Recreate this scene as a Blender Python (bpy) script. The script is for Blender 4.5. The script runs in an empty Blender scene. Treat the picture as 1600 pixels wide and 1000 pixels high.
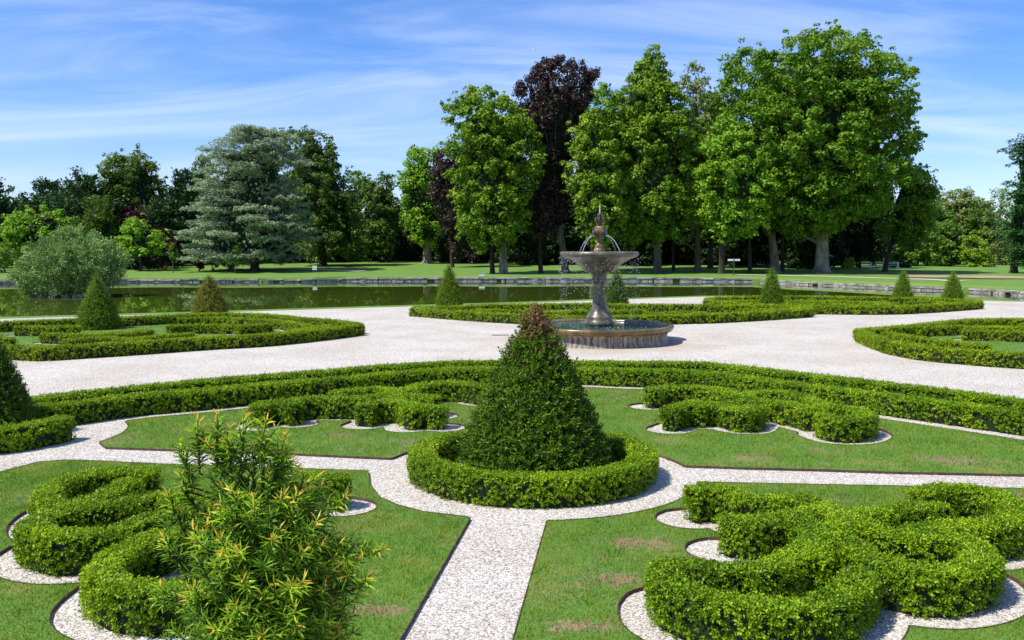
import bpy, math
import numpy as np
from mathutils import Vector, Matrix
R = math.radians
rng = np.random.default_rng(7)
sc = bpy.context.scene
COL = sc.collection

# ------------------------------------------------------------------ camera
CAMZ = 4.0
FPX = 1435.0
PITCH = math.atan(110 / FPX)
cam = bpy.data.cameras.new('camera'); co = bpy.data.objects.new('camera', cam); COL.objects.link(co)
co.location = (0, 0, CAMZ); co.rotation_euler = (math.pi / 2 - PITCH, 0, 0)
cam.sensor_width = 36; cam.lens = 36 * FPX / 1600; cam.clip_end = 12000; cam.clip_start = 0.05
sc.camera = co

def ray(px, py):
    u = (px - 800) / FPX; v = (500 - py) / FPX
    c, s = math.cos(PITCH), math.sin(PITCH)
    return np.array([u, c + v * s, -s + v * c])
def at(px, py, z=0.0):                   # point of the photograph on the level z
    d = ray(px, py); t = (z - CAMZ) / d[2]
    return np.array([d[0] * t, d[1] * t, z])
def atY(px, py, Y):                      # point of the photograph at the distance Y
    d = ray(px, py); t = Y / d[1]
    return np.array([d[0] * t, Y, CAMZ + d[2] * t])
def pts(lst, z=0.0): return np.array([at(p[0], p[1], z) for p in lst])

# ------------------------------------------------------------------ object helpers
def tag(o, label=None, cat=None, group=None, kind=None):
    if label: o['label'] = label
    if cat: o['category'] = cat
    if group: o['group'] = group
    if kind: o['kind'] = kind
    return o
def empty(name, loc, label, cat, group=None):
    o = bpy.data.objects.new(name, None); COL.objects.link(o); o.location = loc
    o.empty_display_size = 0.2
    return tag(o, label, cat, group)

class MB:
    """collects vertex and face arrays and links them as ONE mesh object"""
    def __init__(self): self.V = []; self.F = []; self.n = 0
    def add(self, V, F, mat=0, smooth=False):
        V = np.asarray(V, float).reshape(-1, 3)
        F = np.asarray(F, np.int64)
        if len(F) == 0: return self
        self.V.append(V); self.F.append((F + self.n, mat, smooth)); self.n += len(V)
        return self
    def build(self, name, mats, parent=None, loc=None):
        V = np.concatenate(self.V).astype(np.float32)
        if loc is None: loc = (0, 0, 0)
        me = bpy.data.meshes.new(name)
        nf = sum(len(F) for F, _, _ in self.F)
        li = np.concatenate([F.ravel() for F, _, _ in self.F]).astype(np.int32)
        tot = np.concatenate([np.full(len(F), F.shape[1], np.int32) for F, _, _ in self.F])
        st = np.concatenate([[0], np.cumsum(tot)[:-1]]).astype(np.int32)
        mi = np.concatenate([(np.full(len(F), m, np.int32) if np.isscalar(m) else np.asarray(m, np.int32)) for F, m, _ in self.F])
        sm = np.concatenate([np.full(len(F), s, bool) for F, _, s in self.F])
        me.vertices.add(len(V)); me.vertices.foreach_set('co', (V - np.array(loc, np.float32)).ravel())
        me.loops.add(len(li)); me.loops.foreach_set('vertex_index', li)
        me.polygons.add(nf); me.polygons.foreach_set('loop_start', st)
        try: me.polygons.foreach_set('loop_total', tot)
        except Exception: pass
        for m in (mats if isinstance(mats, (list, tuple)) else [mats]): me.materials.append(m)
        me.polygons.foreach_set('material_index', mi)
        me.polygons.foreach_set('use_smooth', sm)
        me.update(calc_edges=True); me.validate()
        o = bpy.data.objects.new(name, me); COL.objects.link(o)
        o.location = loc
        if parent is not None:
            o.parent = parent
            o.location = Vector(loc) - parent.location
        return o

def vnormals(V, F):
    n = np.cross(V[F[:, 2]] - V[F[:, 0]], V[F[:, 3]] - V[F[:, 1]]); N = np.zeros_like(V)
    for i in range(4): np.add.at(N, F[:, i], n)
    return N / np.maximum(np.linalg.norm(N, axis=1, keepdims=True), 1e-9)
def unit(a): return a / np.maximum(np.linalg.norm(a, axis=-1, keepdims=True), 1e-9)
def rnd(n, k=3): return rng.normal(size=(n, k))
def wob(P, f, seed=0):                   # cheap smooth noise in [-1,1]
    x, y, z = P[..., 0] * f, P[..., 1] * f, P[..., 2] * f
    s = seed * 1.7
    return (np.sin(x * 1.3 + y * .7 + s) * np.cos(y * 1.1 - z * .9 + 2.1 * s) + .6 * np.sin(x * 2.3 - y * 1.9 + z * 2.1 + s) + .4 * np.sin(z * 3.7 + x * 3.1 + y * 2.9 - s)) / 2.0

def diamonds(P, A, N, L, W):             # one leaf-shaped face per point
    A = unit(A); S = unit(np.cross(A, N)); n = len(P)
    L = np.broadcast_to(np.asarray(L, float), (n,))[:, None]; W = np.broadcast_to(np.asarray(W, float), (n,))[:, None]
    V = np.stack([P - A * L * .5, P + S * W * .5 - A * L * .05, P + A * L * .5, P - S * W * .5 - A * L * .05], 1).reshape(-1, 3)
    return V, np.arange(n * 4).reshape(n, 4)

def loft(rings, closed=True, caps=True):
    rings = np.asarray(rings); m, k = rings.shape[:2]
    V = rings.reshape(-1, 3); F = []
    i = np.arange(m - 1)[:, None] * k; j = np.arange(k if closed else k - 1)[None, :]
    j2 = (j + 1) % k
    F = np.stack([i + j, i + j2, i + k + j2, i + k + j], -1).reshape(-1, 4)
    return V, F

def tube(path, rad, k=7):
    path = np.asarray(path, float); n = len(path); rad = np.broadcast_to(rad, (n,))
    T = unit(np.gradient(path, axis=0)); up = np.array([0.3, 0.9, 0.2]) if abs(T[0][2]) > .8 else np.array([0, 0, 1.])
    S = unit(np.cross(T, up)); B = np.cross(S, T)
    a = np.linspace(0, 2 * math.pi, k, endpoint=False)
    rings = path[:, None, :] + rad[:, None, None] * (np.cos(a)[None, :, None] * S[:, None, :] + np.sin(a)[None, :, None] * B[:, None, :])
    V, F = loft(rings)
    return V, F
def lathe(prof, c, k=48, flute=None):    # prof: (radius, z)
    a = np.linspace(0, 2 * math.pi, k, endpoint=False)
    rings = []
    for r, z in prof:
        rr = np.full(k, r)
        if flute: rr = rr * (1 + flute * np.cos(a * 8))
        rings.append(np.stack([c[0] + rr * np.cos(a), c[1] + rr * np.sin(a), np.full(k, c[2] + z)], 1))
    return loft(rings)
def box(lo, hi):
    x0, y0, z0 = lo; x1, y1, z1 = hi
    V = [(x0, y0, z0), (x1, y0, z0), (x1, y1, z0), (x0, y1, z0), (x0, y0, z1), (x1, y0, z1), (x1, y1, z1), (x0, y1, z1)]
    F = [(0, 3, 2, 1), (4, 5, 6, 7), (0, 1, 5, 4), (1, 2, 6, 5), (2, 3, 7, 6), (3, 0, 4, 7)]
    return np.array(V, float), np.array(F)
def rough_box(c, size, yaw=0, j=.03):    # a slightly irregular stone block
    V, F = box((-.5, -.5, -.5), (.5, .5, .5)); V = V * np.array(size) + rnd(8) * j
    cs, sn = math.cos(yaw), math.sin(yaw)
    V = np.stack([V[:, 0] * cs - V[:, 1] * sn, V[:, 0] * sn + V[:, 1] * cs, V[:, 2]], 1) + np.array(c)
    return V, F
def resample(P, step, closed=False, smooth=True):
    P = np.asarray(P, float)
    if closed: P = np.vstack([P, P[:1]])
    if smooth and len(P) > 2:
        out = []
        for i in range(len(P) - 1):
            p1, p2 = P[i], P[i + 1]
            p0 = P[i - 1] if i > 0 else (P[-2] if closed else 2 * p1 - p2)
            p3 = P[i + 2] if i + 2 < len(P) else (P[1] if closed else 2 * p2 - p1)
            for t in np.linspace(0, 1, 9)[:-1]:
                out.append(.5 * (2 * p1 + (p2 - p0) * t + (2 * p0 - 5 * p1 + 4 * p2 - p3) * t * t + (3 * p1 - p0 - 3 * p2 + p3) * t ** 3))
        out.append(P[-1]); P = np.array(out)
    d = np.concatenate([[0], np.cumsum(np.linalg.norm(np.diff(P, axis=0), axis=1))])
    n = max(2, int(d[-1] / step) + 1); s = np.linspace(0, d[-1], n)
    return np.stack([np.interp(s, d, P[:, i]) for i in range(P.shape[1])], 1)

# ------------------------------------------------------------------ materials
def newmat(name):
    m = bpy.data.materials.new(name); m.use_nodes = True; m.node_tree.nodes.clear()
    return m, m.node_tree.nodes, m.node_tree.links
def ramp(nd, stops):
    r = nd.new('ShaderNodeValToRGB'); e = r.color_ramp.elements
    while len(e) < len(stops): e.new(.5)
    for el, (p, c) in zip(e, stops): el.position = p; el.color = (*c, 1)
    return r
def leafmat(name, cols, rough=.45, trans=.25, scale=.5, spec=.4, big=.5):
    """leaf colours vary leaf by leaf and branch by branch"""
    m, nd, lk = newmat(name)
    geo = nd.new('ShaderNodeNewGeometry'); tc = nd.new('ShaderNodeTexCoord')
    nz = nd.new('ShaderNodeTexNoise'); nz.inputs['Scale'].default_value = scale; nz.inputs['Detail'].default_value = 2
    lk.new(tc.outputs['Object'], nz.inputs['Vector'])
    mr = nd.new('ShaderNodeMapRange'); mr.inputs[1].default_value = .3; mr.inputs[2].default_value = .7
    lk.new(nz.outputs['Fac'], mr.inputs[0])
    mx = nd.new('ShaderNodeMix'); mx.inputs[0].default_value = big
    lk.new(geo.outputs['Random Per Island'], mx.inputs[2]); lk.new(mr.outputs[0], mx.inputs[3])
    n = len(cols); rp = ramp(nd, [(i / (n - 1) if n > 1 else 0, c) for i, c in enumerate(cols)])
    lk.new(mx.outputs[0], rp.inputs['Fac'])
    pb = nd.new('ShaderNodeBsdfPrincipled'); pb.inputs['Roughness'].default_value = rough; pb.inputs['Specular IOR Level'].default_value = spec * .45
    lk.new(rp.outputs['Color'], pb.inputs['Base Color'])
    out = nd.new('ShaderNodeOutputMaterial')
    if trans > 0:
        tr = nd.new('ShaderNodeBsdfTranslucent'); hs = nd.new('ShaderNodeHueSaturation'); hs.inputs['Value'].default_value = 1.3; hs.inputs['Hue'].default_value = .48
        lk.new(rp.outputs['Color'], hs.inputs['Color']); lk.new(hs.outputs['Color'], tr.inputs['Color'])
        ms = nd.new('ShaderNodeMixShader'); ms.inputs[0].default_value = trans
        lk.new(pb.outputs[0], ms.inputs[1]); lk.new(tr.outputs[0], ms.inputs[2]); lk.new(ms.outputs[0], out.inputs[0])
    else: lk.new(pb.outputs[0], out.inputs[0])
    return m
def noisemat(name, stops, scale=2., rough=.8, bump=.0, detail=6, spec=.3, stretch=(1, 1, 1), metal=0, bdist=.02):
    m, nd, lk = newmat(name)
    tc = nd.new('ShaderNodeTexCoord'); mp = nd.new('ShaderNodeMapping'); mp.inputs['Scale'].default_value = stretch
    lk.new(tc.outputs['Object'], mp.inputs['Vector'])
    nz = nd.new('ShaderNodeTexNoise'); nz.inputs['Scale'].default_value = scale; nz.inputs['Detail'].default_value = detail; nz.inputs['Roughness'].default_value = .62
    lk.new(mp.outputs[0], nz.inputs['Vector'])
    rp = ramp(nd, stops); lk.new(nz.outputs['Fac'], rp.inputs['Fac'])
    pb = nd.new('ShaderNodeBsdfPrincipled'); pb.inputs['Roughness'].default_value = rough; pb.inputs['Specular IOR Level'].default_value = spec; pb.inputs['Metallic'].default_value = metal
    lk.new(rp.outputs['Color'], pb.inputs['Base Color'])
    if bump:
        b = nd.new('ShaderNodeBump'); b.inputs['Strength'].default_value = bump; b.inputs['Distance'].default_value = bdist
        lk.new(nz.outputs['Fac'], b.inputs['Height']); lk.new(b.outputs[0], pb.inputs['Normal'])
    out = nd.new('ShaderNodeOutputMaterial'); lk.new(pb.outputs[0], out.inputs[0])
    return m

def gravelmat(name, stain=None):
    m, nd, lk = newmat(name)
    tc = nd.new('ShaderNodeTexCoord')
    vo = nd.new('ShaderNodeTexVoronoi'); vo.inputs['Scale'].default_value = 38; vo.inputs['Randomness'].default_value = 1
    lk.new(tc.outputs['Object'], vo.inputs['Vector'])
    sx = nd.new('ShaderNodeSeparateColor'); lk.new(vo.outputs['Color'], sx.inputs[0])
    rp = ramp(nd, [(0, (.25, .225, .19)), (.2, (.47, .435, .375)), (.5, (.62, .58, .515)), (1, (.80, .76, .69))])
    lk.new(sx.outputs[0], rp.inputs['Fac'])
    # crevices between the stones
    cr = nd.new('ShaderNodeMapRange'); cr.inputs[1].default_value = .45; cr.inputs[2].default_value = .85; cr.inputs[3].default_value = 0; cr.inputs[4].default_value = .75
    lk.new(vo.outputs['Distance'], cr.inputs[0])
    mx = nd.new('ShaderNodeMix'); mx.data_type = 'RGBA'; mx.inputs[7].default_value = (.25, .21, .17, 1)
    lk.new(cr.outputs[0], mx.inputs[0]); lk.new(rp.outputs['Color'], mx.inputs[6])
    # broad wear
    nz = nd.new('ShaderNodeTexNoise'); nz.inputs['Scale'].default_value = .35; nz.inputs['Detail'].default_value = 5
    lk.new(tc.outputs['Object'], nz.inputs['Vector'])
    r2 = ramp(nd, [(.3, (.84, .81, .77)), (.62, (1, 1, 1))]); lk.new(nz.outputs['Fac'], r2.inputs['Fac'])
    m2 = nd.new('ShaderNodeMix'); m2.data_type = 'RGBA'; m2.blend_type = 'MULTIPLY'; m2.inputs[0].default_value = 1
    lk.new(mx.outputs[2], m2.inputs[6]); lk.new(r2.outputs['Color'], m2.inputs[7])
    n4 = nd.new('ShaderNodeTexNoise'); n4.inputs['Scale'].default_value = 5; n4.inputs['Detail'].default_value = 9; n4.inputs['Roughness'].default_value = .75; lk.new(tc.outputs['Object'], n4.inputs['Vector'])
    r4 = ramp(nd, [(.32, (.76, .73, .68)), (.44, (.98, .975, .965)), (.7, (1, 1, 1))]); lk.new(n4.outputs['Fac'], r4.inputs['Fac'])
    m4 = nd.new('ShaderNodeMix'); m4.data_type = 'RGBA'; m4.blend_type = 'MULTIPLY'; m4.inputs[0].default_value = 1
    lk.new(m2.outputs[2], m4.inputs[6]); lk.new(r4.outputs['Color'], m4.inputs[7]); colour = m4.outputs[2]
    if stain is not None:                # damp sandy ring trodden round the fountain
        vm = nd.new('ShaderNodeVectorMath'); vm.operation = 'DISTANCE'; vm.inputs[1].default_value = (stain[0], stain[1], 0)
        lk.new(tc.outputs['Object'], vm.inputs[0])
        ns = nd.new('ShaderNodeTexNoise'); ns.inputs['Scale'].default_value = .8; lk.new(tc.outputs['Object'], ns.inputs['Vector'])
        ad = nd.new('ShaderNodeMath'); ad.operation = 'MULTIPLY_ADD'; ad.inputs[1].default_value = 3.0; lk.new(ns.outputs['Fac'], ad.inputs[0]); lk.new(vm.outputs['Value'], ad.inputs[2])
        r3 = nd.new('ShaderNodeMapRange'); r3.inputs[1].default_value = 4.6; r3.inputs[2].default_value = 6.4; r3.inputs[3].default_value = .75; r3.inputs[4].default_value = 0
        lk.new(ad.outputs[0], r3.inputs[0])
        m3 = nd.new('ShaderNodeMix'); m3.data_type = 'RGBA'; m3.inputs[7].default_value = (.42, .33, .24, 1)
        lk.new(r3.outputs[0], m3.inputs[0]); lk.new(colour, m3.inputs[6]); colour = m3.outputs[2]
    pb = nd.new('ShaderNodeBsdfPrincipled'); pb.inputs['Roughness'].default_value = .9; pb.inputs['Specular IOR Level'].default_value = .2
    lk.new(colour, pb.inputs['Base Color'])
    b = nd.new('ShaderNodeBump'); b.invert = True; b.inputs['Strength'].default_value = .7; b.inputs['Distance'].default_value = .012
    lk.new(vo.outputs['Distance'], b.inputs['Height']); lk.new(b.outputs[0], pb.inputs['Normal'])
    out = nd.new('ShaderNodeOutputMaterial'); lk.new(pb.outputs[0], out.inputs[0])
    return m

def grassmat(name, a, b, dry, scale, dryamt=.6, fine=30):
    m, nd, lk = newmat(name)
    tc = nd.new('ShaderNodeTexCoord')
    n1 = nd.new('ShaderNodeTexNoise'); n1.inputs['Scale'].default_value = fine; n1.inputs['Detail'].default_value = 4
    n2 = nd.new('ShaderNodeTexNoise'); n2.inputs['Scale'].default_value = scale; n2.inputs['Detail'].default_value = 5; n2.inputs['Roughness'].default_value = .65
    lk.new(tc.outputs['Object'], n1.inputs['Vector']); lk.new(tc.outputs['Object'], n2.inputs['Vector'])
    r1 = ramp(nd, [(.3, a), (.7, b)]); lk.new(n1.outputs['Fac'], r1.inputs['Fac'])
    mr = nd.new('ShaderNodeMapRange'); mr.inputs[1].default_value = .52; mr.inputs[2].default_value = .72; mr.inputs[4].default_value = dryamt
    lk.new(n2.outputs['Fac'], mr.inputs[0])
    mx = nd.new('ShaderNodeMix'); mx.data_type = 'RGBA'; mx.inputs[7].default_value = (*dry, 1)
    lk.new(mr.outputs[0], mx.inputs[0]); lk.new(r1.outputs['Color'], mx.inputs[6])
    pb = nd.new('ShaderNodeBsdfPrincipled'); pb.inputs['Roughness'].default_value = .8; pb.inputs['Specular IOR Level'].default_value = .15
    lk.new(mx.outputs[2], pb.inputs['Base Color'])
    bp = nd.new('ShaderNodeBump'); bp.inputs['Strength'].default_value = .5; bp.inputs['Distance'].default_value = .03
    lk.new(n1.outputs['Fac'], bp.inputs['Height']); lk.new(bp.outputs[0], pb.inputs['Normal'])
    out = nd.new('ShaderNodeOutputMaterial'); lk.new(pb.outputs[0], out.inputs[0])
    return m
def watermat(name, col, rip=.04, scale=1.2, rough=.03):
    m, nd, lk = newmat(name)
    tc = nd.new('ShaderNodeTexCoord'); mp = nd.new('ShaderNodeMapping'); mp.inputs['Scale'].default_value = (1, .5, 1)
    lk.new(tc.outputs['Object'], mp.inputs['Vector'])
    nz = nd.new('ShaderNodeTexNoise'); nz.inputs['Scale'].default_value = scale; nz.inputs['Detail'].default_value = 3
    lk.new(mp.outputs[0], nz.inputs['Vector'])
    b = nd.new('ShaderNodeBump'); b.inputs['Strength'].default_value = rip; b.inputs['Distance'].default_value = .1
    lk.new(nz.outputs['Fac'], b.inputs['Height'])
    pb = nd.new('ShaderNodeBsdfPrincipled'); pb.inputs['Base Color'].default_value = (*col, 1); pb.inputs['Roughness'].default_value = rough; pb.inputs['IOR'].default_value = 1.33
    lk.new(b.outputs[0], pb.inputs['Normal'])
    out = nd.new('ShaderNodeOutputMaterial'); lk.new(pb.outputs[0], out.inputs[0])
    return m

FOUNT = np.array([at(936, 532)[0], 39.9, 0.0]); FOUNT[0] = (936 - 800) / FPX * 40.0
M = {}
M['gravel'] = gravelmat('gravel_stones', FOUNT)
M['box'] = leafmat('boxwood_leaves', [(0.033, 0.074, 0.002), (0.105, 0.210, 0.005), (0.229, 0.385, 0.009), (0.454, 0.572, 0.016)], .42, .28, 1.4, .35, .35)
M['boxfar'] = leafmat('boxwood_leaves_far', [(0.041, 0.079, 0.003), (0.127, 0.216, 0.006), (0.265, 0.382, 0.009), (0.429, 0.526, 0.016)], .5, .25, .8, .3, .35)
M['core'] = noisemat('hedge_shade_core', [(.3, (.008, .014, .004)), (.7, (.02, .035, .008))], 20, .9)  # near-black solid body: shade between the leaves put into its colour
M['yew'] = leafmat('yew_needles', [(0.021, 0.057, 0.004), (0.051, 0.114, 0.005), (0.086, 0.164, 0.007), (0.155, 0.243, 0.009)], .45, .15, 2.5, .35, .4)
M['yew_bright'] = leafmat('yew_needles_bright', [(0.050, 0.113, 0.005), (0.092, 0.184, 0.007), (0.143, 0.240, 0.010), (0.202, 0.284, 0.013)], .5, .2, 1.5, .3, .35)
M['yew_bronze'] = leafmat('yew_needles_bronze', [(0.085, 0.119, 0.010), (0.141, 0.170, 0.015), (0.197, 0.204, 0.021), (0.254, 0.239, 0.031)], .5, .15, 1.5, .3, .3)
M['yew_dead'] = leafmat('yew_needles_dead', [(0.071, 0.033, 0.016), (0.190, 0.093, 0.040), (0.333, 0.173, 0.080)], .7, .05, 3, .2, .3)
M['fy_dark'] = leafmat('foreground_yew_needles', [(0.037, 0.106, 0.006), (0.094, 0.212, 0.010), (0.171, 0.318, 0.016)], .42, .15, 3, .4, .3)
M['fy_new'] = leafmat('foreground_yew_new_growth', [(0.152, 0.338, 0.012), (0.273, 0.476, 0.021), (0.425, 0.554, 0.032)], .35, .3, 4, .45, .3)
M['fy_tip'] = leafmat('foreground_yew_orange_tips', [(0.564, 0.370, 0.039), (0.743, 0.499, 0.062), (0.669, 0.609, 0.094)], .4, .3, 4, .4, .3)
M['twig'] = noisemat('green_brown_twig', [(.3, (.03, .045, .012)), (.7, (.07, .08, .02))], 12, .7)
M['bark'] = noisemat('bark_grey_brown', [(.3, (.05, .04, .03)), (.7, (.16, .13, .10))], 1.5, .9, .5, stretch=(1, 1, .25), bdist=.1)
M['bark_plane'] = noisemat('bark_plane_mottled', [(.35, (.08, .065, .045)), (.5, (.17, .14, .10)), (.65, (.30, .26, .19))], .9, .85, .3, stretch=(1, 1, .5), bdist=.1)
M['bark_dark'] = noisemat('bark_dark', [(.3, (.02, .017, .013)), (.7, (.07, .055, .04))], 1.5, .9, .4, stretch=(1, 1, .25), bdist=.1)
M['lawn'] = grassmat('lawn_turf', (.075, .163, .023), (.115, .23, .036), (.27, .23, .10), .75, .75)
M['lawn_far'] = grassmat('park_lawn', (.10, .195, .03), (.145, .25, .045), (.20, .21, .06), .05, .55, .8)
M['blade'] = leafmat('grass_blades', [(0.076, 0.161, 0.013), (0.139, 0.257, 0.022), (0.224, 0.332, 0.033), (0.466, 0.321, 0.091)], .55, .3, 1.2, .25, .5)
M['lawn_dry'] = grassmat('worn_turf', (.17, .15, .06), (.26, .21, .10), (.33, .25, .13), 1.5, .6)
M['blade_dry'] = leafmat('dry_grass_blades', [(0.160, 0.139, 0.055), (0.308, 0.234, 0.111), (0.433, 0.319, 0.185)], .6, .25, 1.2, .2, .3)
M['steel'] = noisemat('weathered_edging_steel', [(.3, (.045, .028, .022)), (.7, (.13, .075, .05))], 6, .75)
M['water'] = watermat('lake_water', (.06, .09, .010), .015, .9, .01)
M['basinwater'] = watermat('basin_water', (.025, .10, .085), .25, 4, .04)
M['stone'] = noisemat('quay_stone', [(.3, (.13, .125, .10)), (.5, (.30, .28, .24)), (.75, (.50, .47, .42))], 1.4, .9, .4, bdist=.05)
M['mortar'] = noisemat('quay_backing', [(.3, (.03, .03, .02)), (.7, (.10, .09, .06))], 2, .95)
M['path'] = noisemat('path_sand', [(.3, (.42, .37, .29)), (.7, (.56, .51, .42))], .8, .95)
M['sand'] = noisemat('dry_ground', [(.3, (.26, .2, .11)), (.6, (.36, .28, .16)), (.8, (.2, .2, .08))], .3, .95)

# ------------------------------------------------------------------ scattering of foliage on surfaces
def sample(V, F, n):
    """n random points on quads, with their normals"""
    a, b, c, d = (V[F[:, i]] for i in range(4))
    nn = np.cross(c - a, d - b); ar = np.linalg.norm(nn, axis=1) / 2
    i = rng.choice(len(F), n, p=ar / ar.sum()); u = rng.random((n, 1)); v = rng.random((n, 1))
    P = (a[i] * (1 - u) + b[i] * u) * (1 - v) + (d[i] * (1 - u) + c[i] * u) * v
    return P, unit(nn[i]), ar.sum()
def area(V, F):
    a, b, c, d = (V[F[:, i]] for i in range(4))
    return np.linalg.norm(np.cross(c - a, d - b), axis=1).sum() / 2
def sprigs(P, N, L, k=6, upb=.5, spread=.5, out=(-.3, 1.0), wl=.55, open_=.9):
    """little rosettes of k leaves standing on the surface"""
    n = len(P)
    ax = unit(N + np.array([0, 0, upb]) + rnd(n) * spread)
    base = P + N * (rng.uniform(out[0], out[1], (n, 1)) * L)
    ph = rng.random((n, 1)) * 6.28 + np.arange(k)[None, :] * 2.4
    t1 = unit(np.cross(ax, rnd(n))); t2 = np.cross(ax, t1)
    rad = np.cos(ph)[..., None] * t1[:, None] + np.sin(ph)[..., None] * t2[:, None]
    lift = np.linspace(0, 1.6, k)[None, :, None] * L
    dirn = unit(rad * open_ + ax[:, None] * (.35 + .5 * rng.random((n, k, 1))))
    C = base[:, None] + ax[:, None] * lift + dirn * L * .5
    nor = unit(ax[:, None] - rad * .4 + rnd(n * k).reshape(n, k, 3) * .25)
    LL = L * rng.uniform(.75, 1.25, n * k)
    return diamonds(C.reshape(-1, 3), dirn.reshape(-1, 3), nor.reshape(-1, 3), LL, LL * wl)

HH = .48
def hedge_body(P2, w, h=HH, closed=False, jit=.016):
    """clipped hedge along a line: straight sides, soft shoulders, rounded ends"""
    P2 = np.asarray(P2)[:, :2]
    w2 = w / 2
    if not closed:
        P2 = np.vstack([P2[0] + unit(P2[0] - P2[1]) * w2 * .35, P2, P2[-1] + unit(P2[-1] - P2[-2]) * w2 * .35])
    P = resample(P2, .07 if w < .6 else .12, closed, True)
    T = unit(np.gradient(P, axis=0))
    if closed: T[0] = T[-1] = unit(P[1] - P[-2])
    S = np.stack([T[:, 1], -T[:, 0]], 1)
    d = np.concatenate([[0], np.cumsum(np.linalg.norm(np.diff(P, axis=0), axis=1))])
    ww = np.full(len(P), w2)
    if not closed:
        e = np.minimum(d, d[-1] - d); q = np.clip(e / (w2 * .3), 0, 1); ww = w2 * np.sqrt(np.clip(1 - (1 - q) ** 2, .02, 1))
    prof = [(-.93, 0), (-.98, .3 * h), (-1, .62 * h), (-1.0, .9 * h), (-.86, .99 * h), (-.45, h), (0, h), (.45, h), (.86, .99 * h), (1.0, .9 * h), (1, .62 * h), (.98, .3 * h), (.93, 0)]
    rings = np.array([[(P[i, 0] + S[i, 0] * ww[i] * a, P[i, 1] + S[i, 1] * ww[i] * a, z) for a, z in prof] for i in range(len(P))])
    sd = rng.random() * 9
    up = wob(rings, 6.5, sd) * jit + wob(rings, 17, sd + 3) * jit * .7
    rings[..., 2] += up * (rings[..., 2] > .05) + rng.uniform(-.008, .008) * (rings[..., 2] > .05)
    lat = wob(rings, 5.5, sd + 5) * jit * 1.3
    rings[..., :2] += S[:, None, :] * (lat * np.sign(np.array([p[0] for p in prof]))[None, :])[..., None]
    V, F = loft(rings, closed=False)
    nz = np.cross(V[F[:, 2]] - V[F[:, 0]], V[F[:, 3]] - V[F[:, 1]])[:, 2]
    return V, (F if nz.sum() > 0 else F[:, ::-1])
def hedge(name, label, lines, w, L, dens, mat='box', z=HH, group=None, h=HH, cat='hedge', closed=False, world=False, k=6):
    """lines: traced along the hedge tops in the photograph, every stroke joined into one hedge"""
    mb = MB()
    for ln in lines:
        P = np.asarray(ln) if world else pts(ln, z)
        V, F = hedge_body(P, w, h, closed)
        nsp = int(area(V, F) * dens * 1.25)
        Pp, N, _ = sample(V, F, nsp)
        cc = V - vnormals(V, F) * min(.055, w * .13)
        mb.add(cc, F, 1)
        # uneven growth in tufts, thinner low down; sides thinned to show the shade-dark core
        side = N[:, 2] < .6
        tuft = wob(Pp, .45 / L, 1.3) + .6 * wob(Pp, 1.1 / L, 4.1) + rng.normal(0, .35, nsp)
        keep = np.where(side, tuft > .2 - .34 * np.clip(Pp[:, 2] / h, 0, 1), tuft > -1.0) & ((Pp[:, 2] > .05) | (rng.random(nsp) < .4))
        Pp, N, side = Pp[keep], N[keep], side[keep]
        Pp = Pp - N * L * .55
        mb.add(*sprigs(Pp[side], N[side], L, k, -.05, .5, (-.9, .35), .6, 1.1))
        mb.add(*sprigs(Pp[~side], N[~side], L, k, .4, .6, (-.8, .15)))
        # a few long shoots left standing over the clipped top
        topi = np.where((N[:, 2] > .8))[0]
        if len(topi):
            ti = rng.choice(topi, max(1, len(topi) // 60)); 
            mb.add(*sprigs(Pp[ti] + np.array([0, 0, L * .6]), N[ti], L * .9, k, 1.2, .3, (0, 1.4)))
    c = np.concatenate(mb.V).mean(0); c[2] = 0
    o = mb.build(name, [M[mat], M['core']], loc=tuple(c))
    return tag(o, label, cat, group)

def cone_body(c, r, H, k=40, m=26, bulge=.12, rag=.04):
    t = np.linspace(0, 1, m); a = np.linspace(0, 2 * math.pi, k + 1)
    prof = r * ((1 - t) * (1 + bulge * 4 * t * (1 - t) - .06 * np.exp(-t * 14))) + r * .05 * (1 - t ** 6)
    rings = np.array([[(c[0] + p * math.cos(x), c[1] + p * math.sin(x), c[2] + H * tt) for x in a] for p, tt in zip(prof, t)])
    sd = rng.random() * 9
    off = wob(rings, 3.2, sd) * rag + wob(rings, 9, sd + 2) * rag * .6
    rad = unit(rings - np.array([c[0], c[1], 0]) * np.array([1, 1, 0]) - rings * np.array([0, 0, 1]))
    rings = rings + rad * off[..., None] * (1 - t)[:, None, None] ** .3
    rings[:, -1] = rings[:, 0]
    V, F = loft(rings, closed=False)
    nr = np.cross(V[F[:, 2]] - V[F[:, 0]], V[F[:, 3]] - V[F[:, 1]]); cf = V[F].mean(1) - np.array([c[0], c[1], c[2]])
    return V, (F if (nr[:, :2] * cf[:, :2]).sum() > 0 else F[:, ::-1])
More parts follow.
